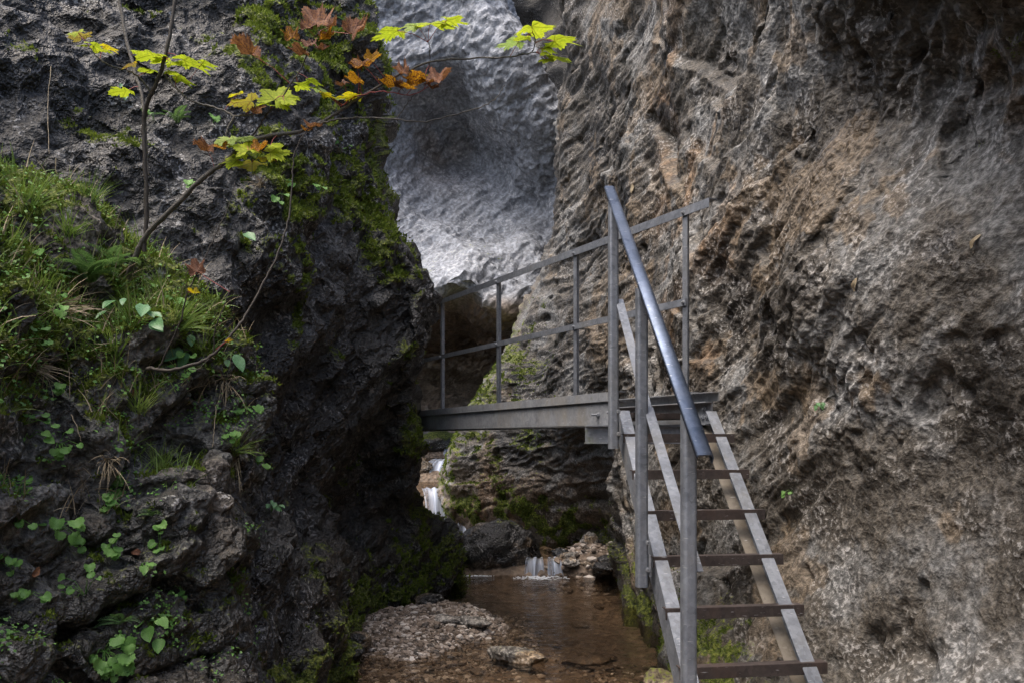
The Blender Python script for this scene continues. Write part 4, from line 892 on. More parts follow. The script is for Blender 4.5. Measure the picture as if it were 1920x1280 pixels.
def cover(name, n, kind, win, seed, label, mat, size):
    r = np.random.default_rng(seed); o, P, Nf, mk, F = bank; X, Y = to_px(P)
    dens = mk['moss'] + 0.5 * fbm(P, 3.0, 3, 0.6, seed)
    ok = np.nonzero((dens > 0.45) & (X > win[0]) & (X < win[1]) & (Y > win[2]) & (Y < win[3]))[0]
    pick = r.choice(ok, n); p = P[pick] + r.normal(0, 0.012, (n, 3)); nv = Nf[pick]; Vs, Fs = [], []
    for i in range(n):
        k = len(Vs); s = size * r.uniform(0.5, 1.3)
        if kind == 'blade':
            d = nv[i] * 0.6 + np.array([0, 0, 0.7]) + r.normal(0, 0.4, 3); d /= np.linalg.norm(d); side = np.cross(d, r.normal(0, 1, 3)); side *= 0.012 / np.linalg.norm(side) * s / size * 0.18
            q = p[i].copy()
            for j in range(4):
                w = 1 - j / 4; Vs += [q - side * w, q + side * w]; q = q + d * s / 3; d = d + np.array([0, -0.05, -0.28]); d /= np.linalg.norm(d)
            Fs += [(k + 2 * j, k + 2 * j + 1, k + 2 * j + 3, k + 2 * j + 2) for j in range(3)]
        else:
            d = nv[i] * 0.7 + np.array([0, -0.2, 0.5]) + r.normal(0, 0.35, 3); d /= np.linalg.norm(d); a = np.cross(d, r.normal(0, 1, 3)); a /= np.linalg.norm(a); b = np.cross(d, a)
            q = p[i] + nv[i] * r.uniform(0.005, 0.03)
            Vs += [q - a * s * 0.5, q - b * s * 0.42 + d * s * 0.1, q + a * s * 0.55, q + b * s * 0.42 + d * s * 0.1]; Fs.append((k, k + 1, k + 2, k + 3))
    return tag(link(name, np_mesh(name, np.array(Vs), np.array(Fs)), M[mat]), label, 'ground cover', kind='stuff')
cover('grass', 800, 'blade', (-60, 330, 270, 620), 41, 'short grass covering the shoulder of the bank', 'grass', 0.075)
cover('grass', 900, 'blade', (-40, 480, 560, 1000), 42, 'scattered grass blades lower on the bank', 'grass', 0.09)
cover('grass', 700, 'blade', (-40, 480, 300, 1000), 43, 'dry straw blades among the grass', 'straw', 0.11)
cover('ground_cover', 4500, 'leaf', (-40, 500, 300, 1300), 44, 'tiny round leaves creeping over the bank', 'herb', 0.014)

# ------------------------------------------------------------------ leafy plants
def outline_leaf(name, pts, bend=0.25, fold=0.2, seed=0, wav=0.03):
    """flat leaf from a half outline (x >= 0, y from base to tip), folded along the midrib; base at the origin, tip towards +Y"""
    r = random.Random(seed); n = len(pts); Vs = []; Fs = []
    L_ = max(p[1] for p in pts)
    def zz(x, y): return fold * abs(x) - bend * (y / L_) ** 2 * L_ * 0.6 + wav * math.sin(9 * x + 7 * y + seed)
    mid = []
    for (x, y) in pts: ym = min(max(y, 0), L_); mid.append(len(Vs)); Vs.append((0, ym, zz(0, ym)))
    for sgn in (1, -1):
        inner, edge = [], []
        for (x, y) in pts:
            inner.append(len(Vs)); Vs.append((sgn * x * 0.55, y * 0.9 + 0.1 * min(max(y, 0), L_), zz(x * 0.55, y)))
            edge.append(len(Vs)); Vs.append((sgn * x, y, zz(x, y)))
        for k in range(n - 1):
            q = [(mid[k], inner[k], inner[k + 1], mid[k + 1]), (inner[k], edge[k], edge[k + 1], inner[k + 1])]
            Fs += q if sgn > 0 else [f[::-1] for f in q]
    me = bpy.data.meshes.new(name); me.from_pydata(Vs, [], Fs)
    for p in me.polygons: p.use_smooth = True
    return me
ROUND = [(0.0, 0.0), (0.3, -0.1), (0.44, 0.02), (0.41, 0.13), (0.52, 0.24), (0.47, 0.36), (0.5, 0.5), (0.36, 0.56), (0.33, 0.7), (0.17, 0.68), (0.1, 0.78), (0.0, 0.75)]
OVAL = [(0.0, 0.0), (0.16, 0.08), (0.27, 0.25), (0.31, 0.45), (0.26, 0.66), (0.14, 0.86), (0.0, 1.02)]
HEART = [(0.0, 0.0), (0.16, -0.02), (0.3, 0.1), (0.36, 0.28), (0.33, 0.5), (0.22, 0.7), (0.0, 0.92)]
leafs = {'round': [outline_leaf('leaf', ROUND, 0.2 + 0.15 * k, 0.1 + 0.15 * k, k, 0.05) for k in range(4)], 'oval': [outline_leaf('leaf', OVAL, 0.35, 0.3, k) for k in range(3)], 'heart': [outline_leaf('leaf', HEART, 0.3, 0.2, k) for k in range(2)]}
for k, v in leafs.items():
    for me in v: me.materials.append(M['herb_gloss'] if k == 'oval' else M['herb'])
def tube_mesh(name, paths, sides=5):
    Vs, Fs = [], []
    for pts, radii in paths:
        pts = [Vector(p) for p in pts]; rows = []
        for i, p in enumerate(pts):
            d = (pts[min(i + 1, len(pts) - 1)] - pts[max(i - 1, 0)]).normalized(); a = d.cross(Vector((0.3, 1, 0.2))).normalized(); b = d.cross(a); row = []
            for k in range(sides):
                an = 6.2832 * k / sides; row.append(len(Vs)); Vs.append(p + (a * math.cos(an) + b * math.sin(an)) * radii[i])
            rows.append(row)
        for i in range(len(rows) - 1):
            for k in range(sides): Fs.append((rows[i][k], rows[i][(k + 1) % sides], rows[i + 1][(k + 1) % sides], rows[i + 1][k]))
    return np_mesh(name, np.array([tuple(v) for v in Vs]), np.array(Fs))
def herb(x, y, kind, n, size_px, spread_px, label, cat='plant', group='leafy plants on the left rocks', on=LW, seed=0, name='leafy_plant'):
    h_ = hit(on, x, y)
    if not h_: return
    p, nrm, dist = h_; d = p.y; r = random.Random(int(x * 31 + y)); sz = size_px / FPX * d; sp = spread_px / FPX * d
    root = empty(name, p); tag(root, label, cat, group); stems = []
    for k in range(n):
        a = r.uniform(0, 6.283); q = math.sqrt(r.uniform(0.02, 1)) if n > 1 else 0.2
        c = Vector((math.cos(a) * q * sp, -0.25 * sp * r.uniform(0.2, 1.2), math.sin(a) * q * sp * 0.8)) + nrm * r.uniform(0.015, 0.06)
        nn_ = (nrm * 0.45 + Vector((r.uniform(-.5, .5), -0.45 + r.uniform(-.3, .3), 0.75 + r.uniform(-.2, .3)))).normalized()
        out = Vector((c.x, -abs(c.y) - 0.02, c.z * 0.5 - 0.25 * sp)) + Vector((r.uniform(-.4, .4) * sp, 0, r.uniform(-.4, .2) * sp))
        yv = out - nn_ * out.dot(nn_); yv = yv.normalized() if yv.length > 1e-5 else Vector((1, 0, 0)); xv = yv.cross(nn_)
        o = link('leaf', r.choice(leafs[kind]), None, root); s = sz * r.uniform(0.4, 0.95)
        o.matrix_local = Matrix.Translation(c) @ Matrix((xv, yv, nn_)).transposed().to_4x4() @ Matrix.Diagonal((s, s, s, 1))
        stems.append(([Vector((0, 0, -0.01)), c * 0.5 + Vector((0, 0, 0.012)), c], [0.0014, 0.0012, 0.0009]))
    me = tube_mesh('stem', stems, 4); me.materials.append(M['herb']); link('stem', me, None, root)
    return root
HERBS = [
 (250, 612, 'oval', 8, 46, 48, 'plant with large glossy oval leaves in the middle of the bank'), (72, 487, 'heart', 3, 36, 30, 'plant with heart-shaped leaves at the left edge above the fern'),
 (365, 640, 'oval', 3, 44, 26, 'single pair of broad oval leaves below the bright grass tuft'), (95, 570, 'round', 7, 24, 34, 'low round-leaved plant left under the fern clump'),
 (140, 600, 'round', 5, 22, 26, 'small round-leaved plant under the hanging straw tuft'), (270, 560, 'round', 6, 22, 30, 'small plant right of the fern clump'),
 (320, 565, 'heart', 6, 26, 30, 'leafy plant at the upper right edge of the bank'), (230, 590, 'round', 4, 22, 24, 'small leaves between fern clump and glossy plant'),
 (420, 665, 'oval', 3, 38, 22, 'oval leaf on the bank beside the curved bare shrub'), (60, 640, 'round', 5, 20, 30, 'small leaves above the dark block at the left edge'),
 (115, 735, 'round', 3, 24, 20, 'three small leaves on the grey block'), (345, 690, 'round', 6, 20, 30, 'creeping leaves under the curved bare shrub'),
 (45, 790, 'round', 6, 22, 36, 'pale leaves on the moss at the left edge'), (55, 815, 'heart', 4, 26, 22, 'bigger leaves beside the pale grey block'),
 (110, 830, 'round', 7, 22, 32, 'round leaves left of the long-bladed tuft'), (420, 820, 'round', 5, 24, 24, 'yellow-green leaves at the mossy right edge'),
 (450, 770, 'round', 3, 26, 16, 'two leaves under the hanging straw at the right edge'), (215, 900, 'round', 8, 26, 34, 'hanging clover leaves in the shade of the withered tuft'),
 (205, 955, 'round', 4, 22, 16, 'small hanging leaves below the clover'), (40, 925, 'round', 10, 24, 42, 'dense round leaves near the left picture edge'),
 (25, 975, 'round', 3, 26, 18, 'round leaf below the dense left clump'), (105, 990, 'round', 9, 30, 40, 'plant with broad rounded leaves on the lower bank'),
 (150, 1012, 'round', 3, 26, 18, 'side leaves of the lower bank near a black gap'), (215, 1030, 'round', 6, 28, 30, 'lobed leaves beside a fallen red leaf'),
 (300, 1030, 'round', 7, 24, 32, 'trailing leaves right of the fallen red leaf'), (262, 1062, 'heart', 2, 32, 14, 'single broad leaf above the pointed grey block'),
 (335, 1098, 'round', 5, 18, 16, 'five small leaves over the black crevice'), (20, 1060, 'round', 6, 30, 30, 'pale round leaves at the lower left edge'),
 (160, 1110, 'round', 8, 22, 44, 'row of little leaves above the bottom clump'), (45, 1115, 'round', 7, 24, 36, 'leaves on the mossy hump at the lower left'),
 (195, 1215, 'round', 22, 34, 56, 'large clump of round leaves at the bottom of the bank'), (285, 1180, 'heart', 5, 38, 34, 'three-leaved plant right of the bottom clump'),
 (100, 1275, 'round', 3, 22, 20, 'small leaves at the very bottom of the bank'), (508, 957, 'oval', 6, 24, 18, 'trefoil sprig sticking out over the dark undercut'),
 (480, 850, 'round', 3, 24, 14, 'leaf pair beside the hanging red-brown tuft'), (225, 170, 'oval', 2, 26, 14, 'green leaves on the upper wall behind the sapling'),
 (290, 225, 'round', 4, 22, 18, 'small leaves beside the wall fern'), (400, 230, 'round', 3, 20, 14, 'leaf sprig on the wall under the thin branch'),
 (540, 345, 'heart', 3, 28, 18, 'pale leaves on the wall right of the yellow cluster'), (510, 370, 'round', 4, 20, 18, 'little leaves below the yellow cluster'),
 (450, 447, 'oval', 1, 44, 6, 'one broad glossy leaf on the black wall'), (640, 300, 'round', 6, 18, 30, 'little leaves on the mossy wall beside the gorge'),
 (580, 345, 'round', 5, 18, 24, 'sparse leaves on the mossy wall under the branch'), (360, 360, 'round', 3, 20, 16, 'small green leaf above the sapling stem'),
]
for a in HERBS: herb(*a)
herb(1487, 922, 'round', 3, 11, 8, 'pale sprig growing out of the right wall beside the stair', on=['rock_wall_right'], group='sprigs on the right wall')
herb(1530, 765, 'oval', 6, 15, 11, 'tiny bright green sprig in a crack of the right wall', on=['rock_wall_right'], group='sprigs on the right wall')

def frond_mesh(name, seed):
    r = random.Random(seed); Vs, Fs = [], []; n = 20; p = Vector((0, 0, 0)); d = Vector((0, 1, 0.45)).normalized()
    for j in range(n):
        t_ = j / n; w = 0.26 * math.sin(math.pi * min(1, t_ * 0.9 + 0.12)) ** 0.8 * (1 - 0.3 * t_); k = len(Vs)
        for sgn in (1, -1):
            k = len(Vs); e = Vector((sgn * w, 0.07 + 0.05 * t_, -0.05 * w)); 
            Vs += [p, p + e * 0.5 + Vector((0, 0.035, 0.01)), p + e, p + e * 0.5 - Vector((0, 0.02, -0.01))]; Fs.append((k, k + 1, k + 2, k + 3))
        k = len(Vs); Vs += [p + Vector((-0.006, 0, 0)), p + Vector((0.006, 0, 0)), p + d * (1 / n) + Vector((0.005, 0, 0)), p + d * (1 / n) + Vector((-0.005, 0, 0))]; Fs.append((k, k + 1, k + 2, k + 3))
        p = p + d / n; d = (d + Vector((0, 0, -0.09))).normalized()
    me = bpy.data.meshes.new(name); me.from_pydata([tuple(v) for v in Vs], [], Fs); me.materials.append(M['fern']); return me
fronds = [frond_mesh('frond', k) for k in range(2)]
def fern(x, y, n, size_px, label, on=LW):
    h_ = hit(on, x, y)
    if not h_: return
    p, nrm, dist = h_; r = random.Random(int(x + y)); root = empty('fern', p); tag(root, label, 'fern', 'ferns on the left rocks'); L_ = size_px / FPX * p.y
    for k in range(n):
        a = math.radians(-80 + 160 * (k + 0.5) / n) + r.uniform(-.2, .2)
        yv = Vector((math.sin(a), -0.55, 0.30 + 0.3 * math.cos(a) + r.uniform(-.2, .2))).normalized(); z = Vector((0, -0.4, 1)); z = (z - yv * z.dot(yv)).normalized(); xv = yv.cross(z)
        o = link('frond', fronds[k % 2], None, root); s = L_ * r.uniform(0.7, 1.1)
        o.matrix_local = Matrix.Translation(nrm * 0.02) @ Matrix((xv, yv, z)).transposed().to_4x4() @ Matrix.Diagonal((s, s, s, 1))
fern(170, 530, 13, 90, 'big fern clump left of the sapling root'); fern(205, 505, 8, 75, 'fern fronds leaning against the sapling root')
fern(330, 235, 6, 50, 'small fern on the wall between the thin branches'); fern(220, 1170, 5, 52, 'fern behind the bottom clump of round leaves')
fern(660, 65, 5, 40, 'small fern near the top of the mossy wall'); fern(285, 960, 5, 30, 'tiny yellow-green fern in a crevice of the lower bank')

# ------------------------------------------------------------------ maple sapling and bare shrub
def spline(pts, n=7):
    P = [V(*p) for p in pts]; P = [P[0] * 2 - P[1]] + P + [P[-1] * 2 - P[-2]]; out = []
    for i in range(1, len(P) - 2):
        for j in range(n):
            t_ = j / n; a, b, c, d = P[i - 1], P[i], P[i + 1], P[i + 2]
            out.append(0.5 * ((2 * b) + (c - a) * t_ + (2 * a - 5 * b + 4 * c - d) * t_ ** 2 + (3 * b - a - 3 * c + d) * t_ ** 3))
    out.append(P[-2]); return out
def limb(name, pts, r0, r1, mat, parent, sides=7):
    sp = spline(pts); n = len(sp); rr = random.Random(int(pts[0][0]))
    sp = [p + Vector((rr.uniform(-1, 1), 0, rr.uniform(-1, 1))) * 0.0025 for p in sp]
    rad = [0.74 * (r0 + (r1 - r0) * i / (n - 1)) * (1 + 0.10 * math.sin(i * 2.1)) for i in range(n)]
    me = tube_mesh(name, [(sp, rad)], sides); return link(name, me, mat, parent), sp
maple = empty('maple_sapling'); tag(maple, 'slender maple sapling with green, yellow and withered brown leaves leaning over the stream', 'tree')
hb = hit(LW, 232, 530); rd0 = hb[0].y if hb else 3.2
TW = []
for nm, pts, r0, r1, m in (
 ('trunk', [(228, 545, rd0 + 0.03), (250, 490, rd0 - 0.06), (275, 440, rd0 - 0.1), (320, 395, rd0 - 0.15), (380, 335, rd0 - 0.2), (420, 305, rd0 - 0.22), (470, 265, rd0 - 0.25), (560, 247, rd0 - 0.27)], 0.017, 0.0095, 'bark'),
 ('branch', [(560, 247, rd0 - 0.27), (615, 222, rd0 - 0.28), (680, 180, rd0 - 0.3), (760, 135, rd0 - 0.32), (830, 113, rd0 - 0.34), (945, 108, rd0 - 0.36), (1005, 98, rd0 - 0.38)], 0.0085, 0.003, 'bark'),
 ('branch', [(600, 232, rd0 - 0.28), (650, 222, rd0 - 0.3), (720, 222, rd0 - 0.3), (790, 229, rd0 - 0.31), (850, 216, rd0 - 0.32), (905, 200, rd0 - 0.33), (932, 182, rd0 - 0.33), (946, 160, rd0 - 0.33)], 0.005, 0.002, 'bark'),
 ('branch', [(270, 472, rd0 - 0.08), (275, 400, rd0 - 0.1), (272, 300, rd0 - 0.12), (270, 225, rd0 - 0.12), (282, 180, rd0 - 0.15), (300, 140, rd0 - 0.17), (314, 90, rd0 - 0.2), (328, 0, rd0 - 0.2), (336, -120, rd0 - 0.2)], 0.0125, 0.009, 'bark_dark'),
 ('branch', [(277, 330, rd0 - 0.06), (272, 230, rd0 - 0.05), (266, 180, rd0 - 0.03), (255, 140, rd0), (240, 85, rd0 + 0.03), (226, 10, rd0 + 0.05), (214, -100, rd0 + 0.05)], 0.008, 0.011, 'bark'),
 ('branch', [(284, 174, rd0 - 0.15), (262, 147, rd0 - 0.18), (236, 131, rd0 - 0.2), (205, 123, rd0 - 0.22), (182, 107, rd0 - 0.23), (172, 92, rd0 - 0.24)], 0.006, 0.003, 'bark'),
 ('branch', [(308, 140, rd0 - 0.17), (330, 165, rd0 - 0.2), (356, 188, rd0 - 0.22), (400, 201, rd0 - 0.25), (426, 211, rd0 - 0.26), (440, 218, rd0 - 0.27), (474, 215, rd0 - 0.28)], 0.006, 0.004, 'bark'),
 ('branch', [(440, 218, rd0 - 0.27), (428, 240, rd0 - 0.28), (422, 262, rd0 - 0.28)], 0.005, 0.004, 'bark'),
 ('branch', [(470, 262, rd0 - 0.25), (500, 215, rd0 - 0.27), (520, 195, rd0 - 0.28), (545, 158, rd0 - 0.3), (568, 122, rd0 - 0.31), (580, 85, rd0 - 0.32), (596, 62, rd0 - 0.32)], 0.005, 0.0025, 'bark_dark'),
 ('branch', [(640, 200, rd0 - 0.29), (660, 185, rd0 - 0.3), (710, 172, rd0 - 0.31), (770, 178, rd0 - 0.32), (800, 165, rd0 - 0.33)], 0.0035, 0.002, 'petiole'),
 ('branch', [(745, 222, rd0 - 0.3), (760, 200, rd0 - 0.3), (775, 180, rd0 - 0.31)], 0.003, 0.002, 'bark'),
 ('branch', [(805, 124, rd0 - 0.33), (806, 95, rd0 - 0.34), (803, 80, rd0 - 0.35)], 0.003, 0.002, 'bark_dark'),
 ('branch', [(998, 98, rd0 - 0.38), (1003, 80, rd0 - 0.39), (1000, 62, rd0 - 0.4)], 0.003, 0.002, 'bark_dark'),
 ('branch', [(475, 300, rd0 - 0.25), (500, 302, rd0 - 0.27), (545, 310, rd0 - 0.3)], 0.002, 0.0015, 'bark_dark')):
    o, sp = limb(nm, pts, r0, r1, M[m], maple); TW += sp

def maple_mesh(name, seed, curl=0.0, fold=0.0):
    """palmate leaf: five toothed lobes round the stalk point at the origin, tip towards +Y, about 1 wide"""
    r = random.Random(seed); lobes = [(90, 0.66), (38, 0.58), (142, 0.58), (-12, 0.40), (192, 0.40)]; ring = []
    for a in range(-62, 243, 5):
        R_ = 0.0
        for la, ll in lobes:
            d = abs(a - la); R_ = max(R_, ll * max(0.0, 1 - (d / 30.0) ** 1.2 * 0.46))
        R_ = max(R_, 0.24) * (1 + (0.10 if (a // 5) % 2 else -0.05)) * r.uniform(0.95, 1.05)
        ring.append((math.radians(a), R_))
    Vs, Fs = [(0, 0, 0)], []
    def zz(x, y): 
        q = math.hypot(x, y); return -(0.2 + 0.15 * (seed % 3)) * q * q + curl * (x * x * 2.2 + max(0, y) ** 2 * 1.4) + fold * abs(x) + (0.075 + 0.08 * curl) * math.sin((7 + 5 * curl) * x + seed) * math.cos((6 + 6 * curl) * y + seed)
    for f in (0.5, 1.0):
        for a, R_ in ring:
            x, y = math.cos(a) * R_ * f, math.sin(a) * R_ * f
            if curl and f == 1.0: x *= 1 - 0.45 * min(curl, 1.2) * abs(x); y *= 1 - 0.3 * min(curl, 1.2) * abs(y)
            Vs.append((x, y, zz(x, y)))
    n = len(ring)
    for i in range(n - 1): Fs.append((0, 1 + i, 2 + i)); Fs.append((1 + i, 1 + n + i, 2 + n + i, 2 + i))
    me = bpy.data.meshes.new(name); me.from_pydata(Vs, [], Fs)
    for p in me.polygons: p.use_smooth = True
    return me
ML = {'g': [maple_mesh('leaf', k, 0.0, 0.05) for k in range(3)], 'c': [maple_mesh('leaf', 10 + k, 0.5 + 0.3 * k, 0.15) for k in range(3)]}
LMAT = {'green': 'leaf_green', 'pale': 'leaf_pale', 'yellow': 'leaf_yellow', 'orange': 'leaf_orange', 'brown': 'leaf_brown'}
_lm = {}
def leaf_data(kind, mat, k):
    key = (kind, mat, k)
    if key not in _lm:
        me = ML[kind][k].copy(); me.name = 'leaf'; me.materials.append(M[LMAT[mat]]); _lm[key] = me
    return _lm[key]
# x, y, width px, facing (0 = level, 1 = turned to the viewer), heading deg (0 right, 90 away/up), colour, depth offset
LEAVES = [
 (150, 66, 46, 0.9, 120, 'yellow', 0), (188, 88, 58, 0.1, 0, 'green', 0), (160, 84, 36, 0.3, 200, 'green', 0),
 (280, 104, 66, 0.15, 160, 'green', 0), (240, 122, 40, 0.6, 200, 'yellow', 0), (364, 115, 84, 0.12, 0, 'green', 0), (276, 131, 40, 0.15, 180, 'green', 0), (332, 118, 48, 0.3, 40, 'green', 0),
 (344, 147, 56, 0.05, 10, 'green', 0), (226, 171, 52, 0.02, 180, 'green', 0), (322, 136, 30, 0.2, 60, 'green', 0),
 (455, 103, 78, 0.15, 180, 'brown', -0.02), (597, 38, 74, 0.9, 80, 'brown', 0), (545, 67, 44, 0.9, 110, 'orange', 0), (670, 60, 62, 0.8, 60, 'brown', 0), (685, 122, 62, 0.45, 90, 'orange', 0),
 (558, 102, 52, 0.25, 190, 'brown', 0), (614, 76, 42, 0.4, 30, 'orange', 0), (580, 84, 36, 0.6, 100, 'brown', 0),
 (458, 186, 74, 0.75, 150, 'yellow', 0), (523, 176, 84, 1.0, 70, 'green', -0.03), (497, 195, 44, 0.4, 240, 'green', 0), (572, 160, 50, 0.1, 20, 'green', 0), (606, 168, 52, 0.2, 0, 'pale', 0), (482, 210, 44, 0.9, 300, 'brown', 0), (618, 178, 44, 0.15, 0, 'yellow', 0),
 (728, 60, 76, 0.15, 180, 'green', 0), (812, 46, 92, 0.45, 80, 'green', 0), (852, 38, 64, 0.2, 20, 'green', 0), (772, 50, 40, 0.1, 150, 'pale', 0),
 (782, 154, 80, 0.3, 200, 'orange', 0), (828, 148, 62, 0.6, 60, 'brown', 0), (752, 136, 40, 0.7, 120, 'brown', 0), (732, 160, 66, 0.25, 190, 'orange', 0), (662, 155, 48, 0.15, 180, 'orange', 0), (655, 178, 56, 0.1, 190, 'yellow', 0), (812, 165, 40, 0.5, 300, 'brown', 0),
 (1002, 54, 82, 0.25, 80, 'green', 0), (958, 78, 66, 0.12, 190, 'pale', 0), (1056, 78, 80, 0.2, 20, 'green', 0), (1046, 106, 72, 0.35, 320, 'green', 0), (1024, 112, 34, 0.5, 260, 'green', 0),
 (426, 263, 58, 0.05, 180, 'pale', 0), (466, 274, 62, 0.9, 100, 'green', 0), (520, 284, 58, 0.9, 20, 'green', 0), (432, 302, 58, 0.7, 200, 'green', 0), (472, 308, 62, 0.5, 280, 'yellow', 0), (378, 284, 52, 0.2, 180, 'brown', 0), (416, 278, 40, 0.5, 150, 'orange', 0), (490, 278, 44, 0.6, 60, 'orange', 0), (466, 260, 42, 0.1, 60, 'pale', 0),
 (540, 190, 40, 0.6, 330, 'green', 0), (440, 176, 36, 0.4, 180, 'yellow', 0), (590, 152, 40, 0.1, 20, 'green', 0), (630, 185, 36, 0.3, 10, 'pale', 0), (700, 110, 40, 0.7, 60, 'orange', 0), (665, 128, 36, 0.6, 130, 'orange', 0),
 (765, 165, 44, 0.4, 170, 'orange', 0), (800, 140, 40, 0.6, 80, 'yellow', 0), (745, 165, 36, 0.3, 220, 'brown', 0), (605, 92, 36, 0.5, 0, 'brown', 0), (575, 52, 36, 0.7, 100, 'brown', 0), (625, 50, 40, 0.8, 40, 'brown', 0),
 (500, 296, 40, 0.6, 330, 'yellow', 0), (450, 288, 40, 0.8, 180, 'green', 0), (445, 272, 36, 0.3, 120, 'green', 0), (515, 272, 36, 0.6, 30, 'green', 0), (978, 70, 40, 0.2, 150, 'green', 0), (1030, 92, 40, 0.2, 0, 'green', 0), (640, 160, 34, 0.3, 150, 'brown', 0),
 (300, 112, 44, 0.2, 190, 'green', 0), (390, 118, 44, 0.1, 0, 'green', 0), (262, 96, 40, 0.3, 150, 'green', 0), (142, 60, 34, 0.8, 140, 'green', 0), (205, 88, 40, 0.1, 0, 'yellow', 0),
 (586, 238, 40, 0.5, 250, 'brown', 0), (575, 246, 28, 0.6, 260, 'orange', 0),
]
for k, (x, y, w, fc, hd, colr, do) in enumerate(LEAVES):
    r = random.Random(k); near = min(TW, key=lambda p: (p - V(x, y, p.y)).length); d = near.y + do + r.uniform(-0.06, 0.03)
    c = V(x, y, d); s = w / FPX * d * 1.0; curled = colr in ('brown', 'orange')
    th = fc * math.radians(62)
    nv = Vector((r.uniform(-.18, .18), -math.sin(th), math.cos(th) + (0.12 if fc < 0.3 else 0))).normalized()
    h_ = math.radians(hd); yv = Vector((math.cos(h_), 0.75 * math.sin(h_) * (1 - fc), math.sin(h_) * (0.25 + fc))); yv = (yv - nv * yv.dot(nv)).normalized(); xv = yv.cross(nv)
    o = link('leaf', leaf_data('c' if curled else 'g', colr, k % 3), None, maple)
    base = c - yv * s * 0.22
    Mx = Matrix.Translation(base) @ Matrix((xv, yv, nv)).transposed().to_4x4() @ Matrix.Diagonal((s, s, s, 1)); o.matrix_world = Mx
    q = Mx.inverted() @ near
    if q.length < 3.2:
        mid = q * 0.5 + Vector((0, -0.03, 0.05)); rr = 0.0013 / s
        me = tube_mesh('petiole', [([Vector((0, 0, 0)), mid, q], [rr, rr, rr * 1.2])], 4); link('petiole', me, M['petiole'], o)

shrub = empty('bare_shrub'); tag(shrub, 'nearly leafless dark shrub with a curved stem in front of the black wall', 'shrub')
for nm, pts, r0, r1 in (
 ('stem', [(276, 690, 3.05), (330, 692, 2.98), (388, 672, 2.95), (430, 632, 2.95), (465, 585, 2.98), (500, 520, 3.0), (527, 460, 3.02), (543, 400, 3.04), (548, 330, 3.05), (553, 285, 3.05), (576, 243, 3.05)], 0.0095, 0.003),
 ('stem', [(297, 690, 3.02), (335, 610, 2.98), (352, 548, 2.96), (382, 490, 2.95), (408, 430, 2.95), (432, 380, 2.95), (440, 345, 2.95)], 0.0048, 0.0018),
 ('branch', [(400, 662, 2.95), (403, 618, 2.93), (420, 575, 2.92), (431, 545, 2.92)], 0.004, 0.0022), ('branch', [(382, 490, 2.95), (378, 465, 2.95)], 0.003, 0.0015),
 ('branch', [(358, 690, 2.96), (375, 690, 2.94), (392, 672, 2.94)], 0.003, 0.002)):
    limb(nm, pts, r0, r1, M['bark_dark'], shrub, 6)
for x, y, w, colr, fc, hd, pt in ((370, 510, 46, 'brown', 0.9, 110, (431, 548, 2.92)), (367, 550, 30, 'yellow', 0.2, 180, (352, 548, 2.96)), (425, 640, 20, 'yellow', 0.2, 0, (405, 655, 2.95))):
    c = V(x, y, 2.93); s = w / FPX * 2.93; th = fc * 1.1; nv = Vector((0.1, -math.sin(th), math.cos(th))).normalized(); h_ = math.radians(hd)
    yv = Vector((math.cos(h_), 0.2, math.sin(h_))); yv = (yv - nv * yv.dot(nv)).normalized(); xv = yv.cross(nv)
    o = link('leaf', leaf_data('c', colr, 1), None, shrub); Mx = Matrix.Translation(c) @ Matrix((xv, yv, nv)).transposed().to_4x4() @ Matrix.Diagonal((s, s, s, 1)); o.matrix_world = Mx
    me = tube_mesh('petiole', [([Vector((0, 0, 0)), Mx.inverted() @ V(*pt)], [0.0013 / s, 0.0015 / s])], 4); link('petiole', me, M['petiole'], o)

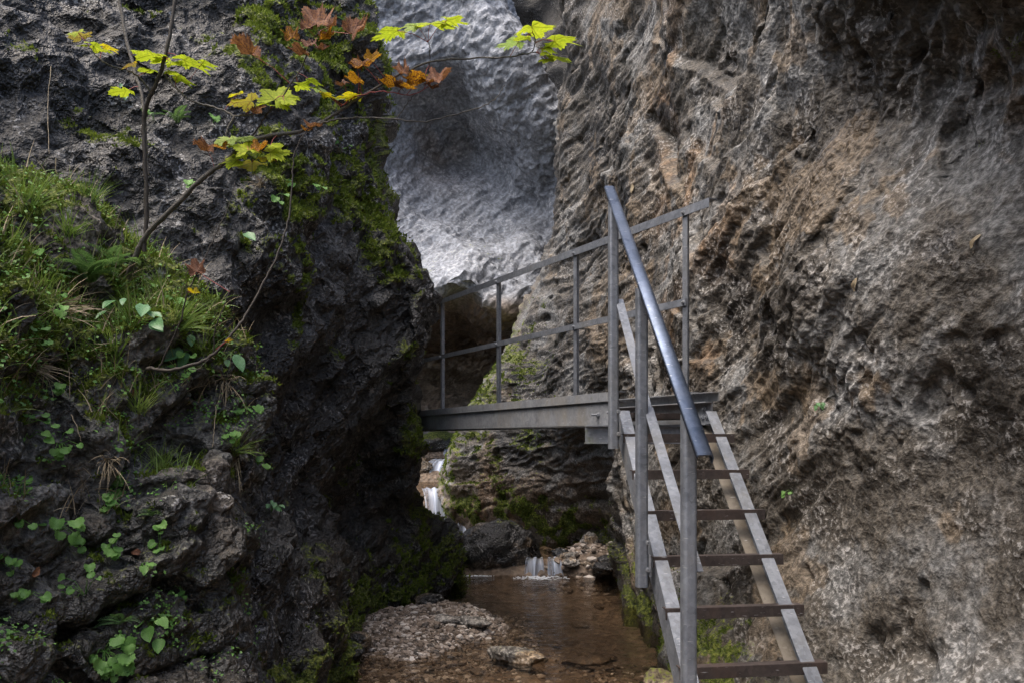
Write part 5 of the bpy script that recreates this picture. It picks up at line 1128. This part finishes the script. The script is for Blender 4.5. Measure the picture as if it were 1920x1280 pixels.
# pale dry stalks and fallen leaves
STALK = [([(104, 298), (106, 325), (112, 345), (108, 375)], 'pale forked dry stalk standing on the grassy shoulder'), ([(95, 125), (90, 200), (92, 290)], 'thin dry stalk hanging down the upper left wall'),
         ([(186, 578), (210, 600), (212, 640), (175, 645)], 'dry stalk bent below the sapling root'), ([(110, 590), (128, 680), (130, 745)], 'long thin dry stalk hanging from the straw tuft'),
         ([(188, 748), (205, 768), (222, 786)], 'straight dry stick lying on the grey block'), ([(133, 776), (148, 810), (152, 825)], 'short dry stalk on the moss at the left'),
         ([(405, 762), (402, 800), (398, 838)], 'pale dry stalk hanging at the mossy right edge'), ([(300, 470), (315, 490), (338, 502)], 'pale twig beside the sapling fork')]
for pts, lab in STALK:
    P3 = []
    for x, y in pts:
        h_ = hit(LW, x, y); P3.append((x, y, (h_[0].y if h_ else 3.2) - 0.04))
    m_ = sorted(p[2] for p in P3)[0]
    o, _ = limb('dry_stalk', [(a, b, min(c, m_ + 0.25)) for a, b, c in P3], 0.0028, 0.0014, M['straw'], None, 5); tag(o, lab, 'dry stalk', 'dry stalks on the left rocks')
FALL = [(1187, 352, 22, 'straw-coloured leaf stuck to the right wall above the handrail', 'straw', 'rock_wall_right', 70), (1832, 450, 42, 'long pale leaf stuck high on the right wall', 'straw', 'rock_wall_right', 55),
        (1605, 533, 28, 'pale ragged leaf lying on the right wall', 'straw', 'rock_wall_right', 20), (255, 1035, 26, 'fallen reddish leaf on the lower bank', 'leaf_brown', 'rock_bank_left', 160),
        (65, 1072, 26, 'fallen brown leaf at the lower left of the bank', 'leaf_brown', 'rock_bank_left', 30), (250, 735, 24, 'fallen pale brown leaf below the long-bladed tuft', 'leaf_brown', 'rock_bank_left', 30)]
for x, y, w, lab, m, on, hd in FALL:
    h_ = hit(on, x, y)
    if not h_: continue
    p, n, _ = h_; me = outline_leaf('fallen_leaf', OVAL, 0.2, 0.3, int(x), 0.06); me.materials.append(M[m]); o = bpy.data.objects.new('fallen_leaf', me); COL.objects.link(o)
    yv = Vector((math.cos(math.radians(hd)), 0, math.sin(math.radians(hd)))); yv = (yv - n * yv.dot(n)).normalized(); xv = yv.cross(n); s = w / FPX * p.y
    o.matrix_world = Matrix.Translation(p + n * 0.008 - yv * s * 0.5) @ Matrix((xv, yv, n)).transposed().to_4x4() @ Matrix.Diagonal((s * (0.4 if x == 1832 else 0.8), s, s, 1)); tag(o, lab, 'fallen leaf')
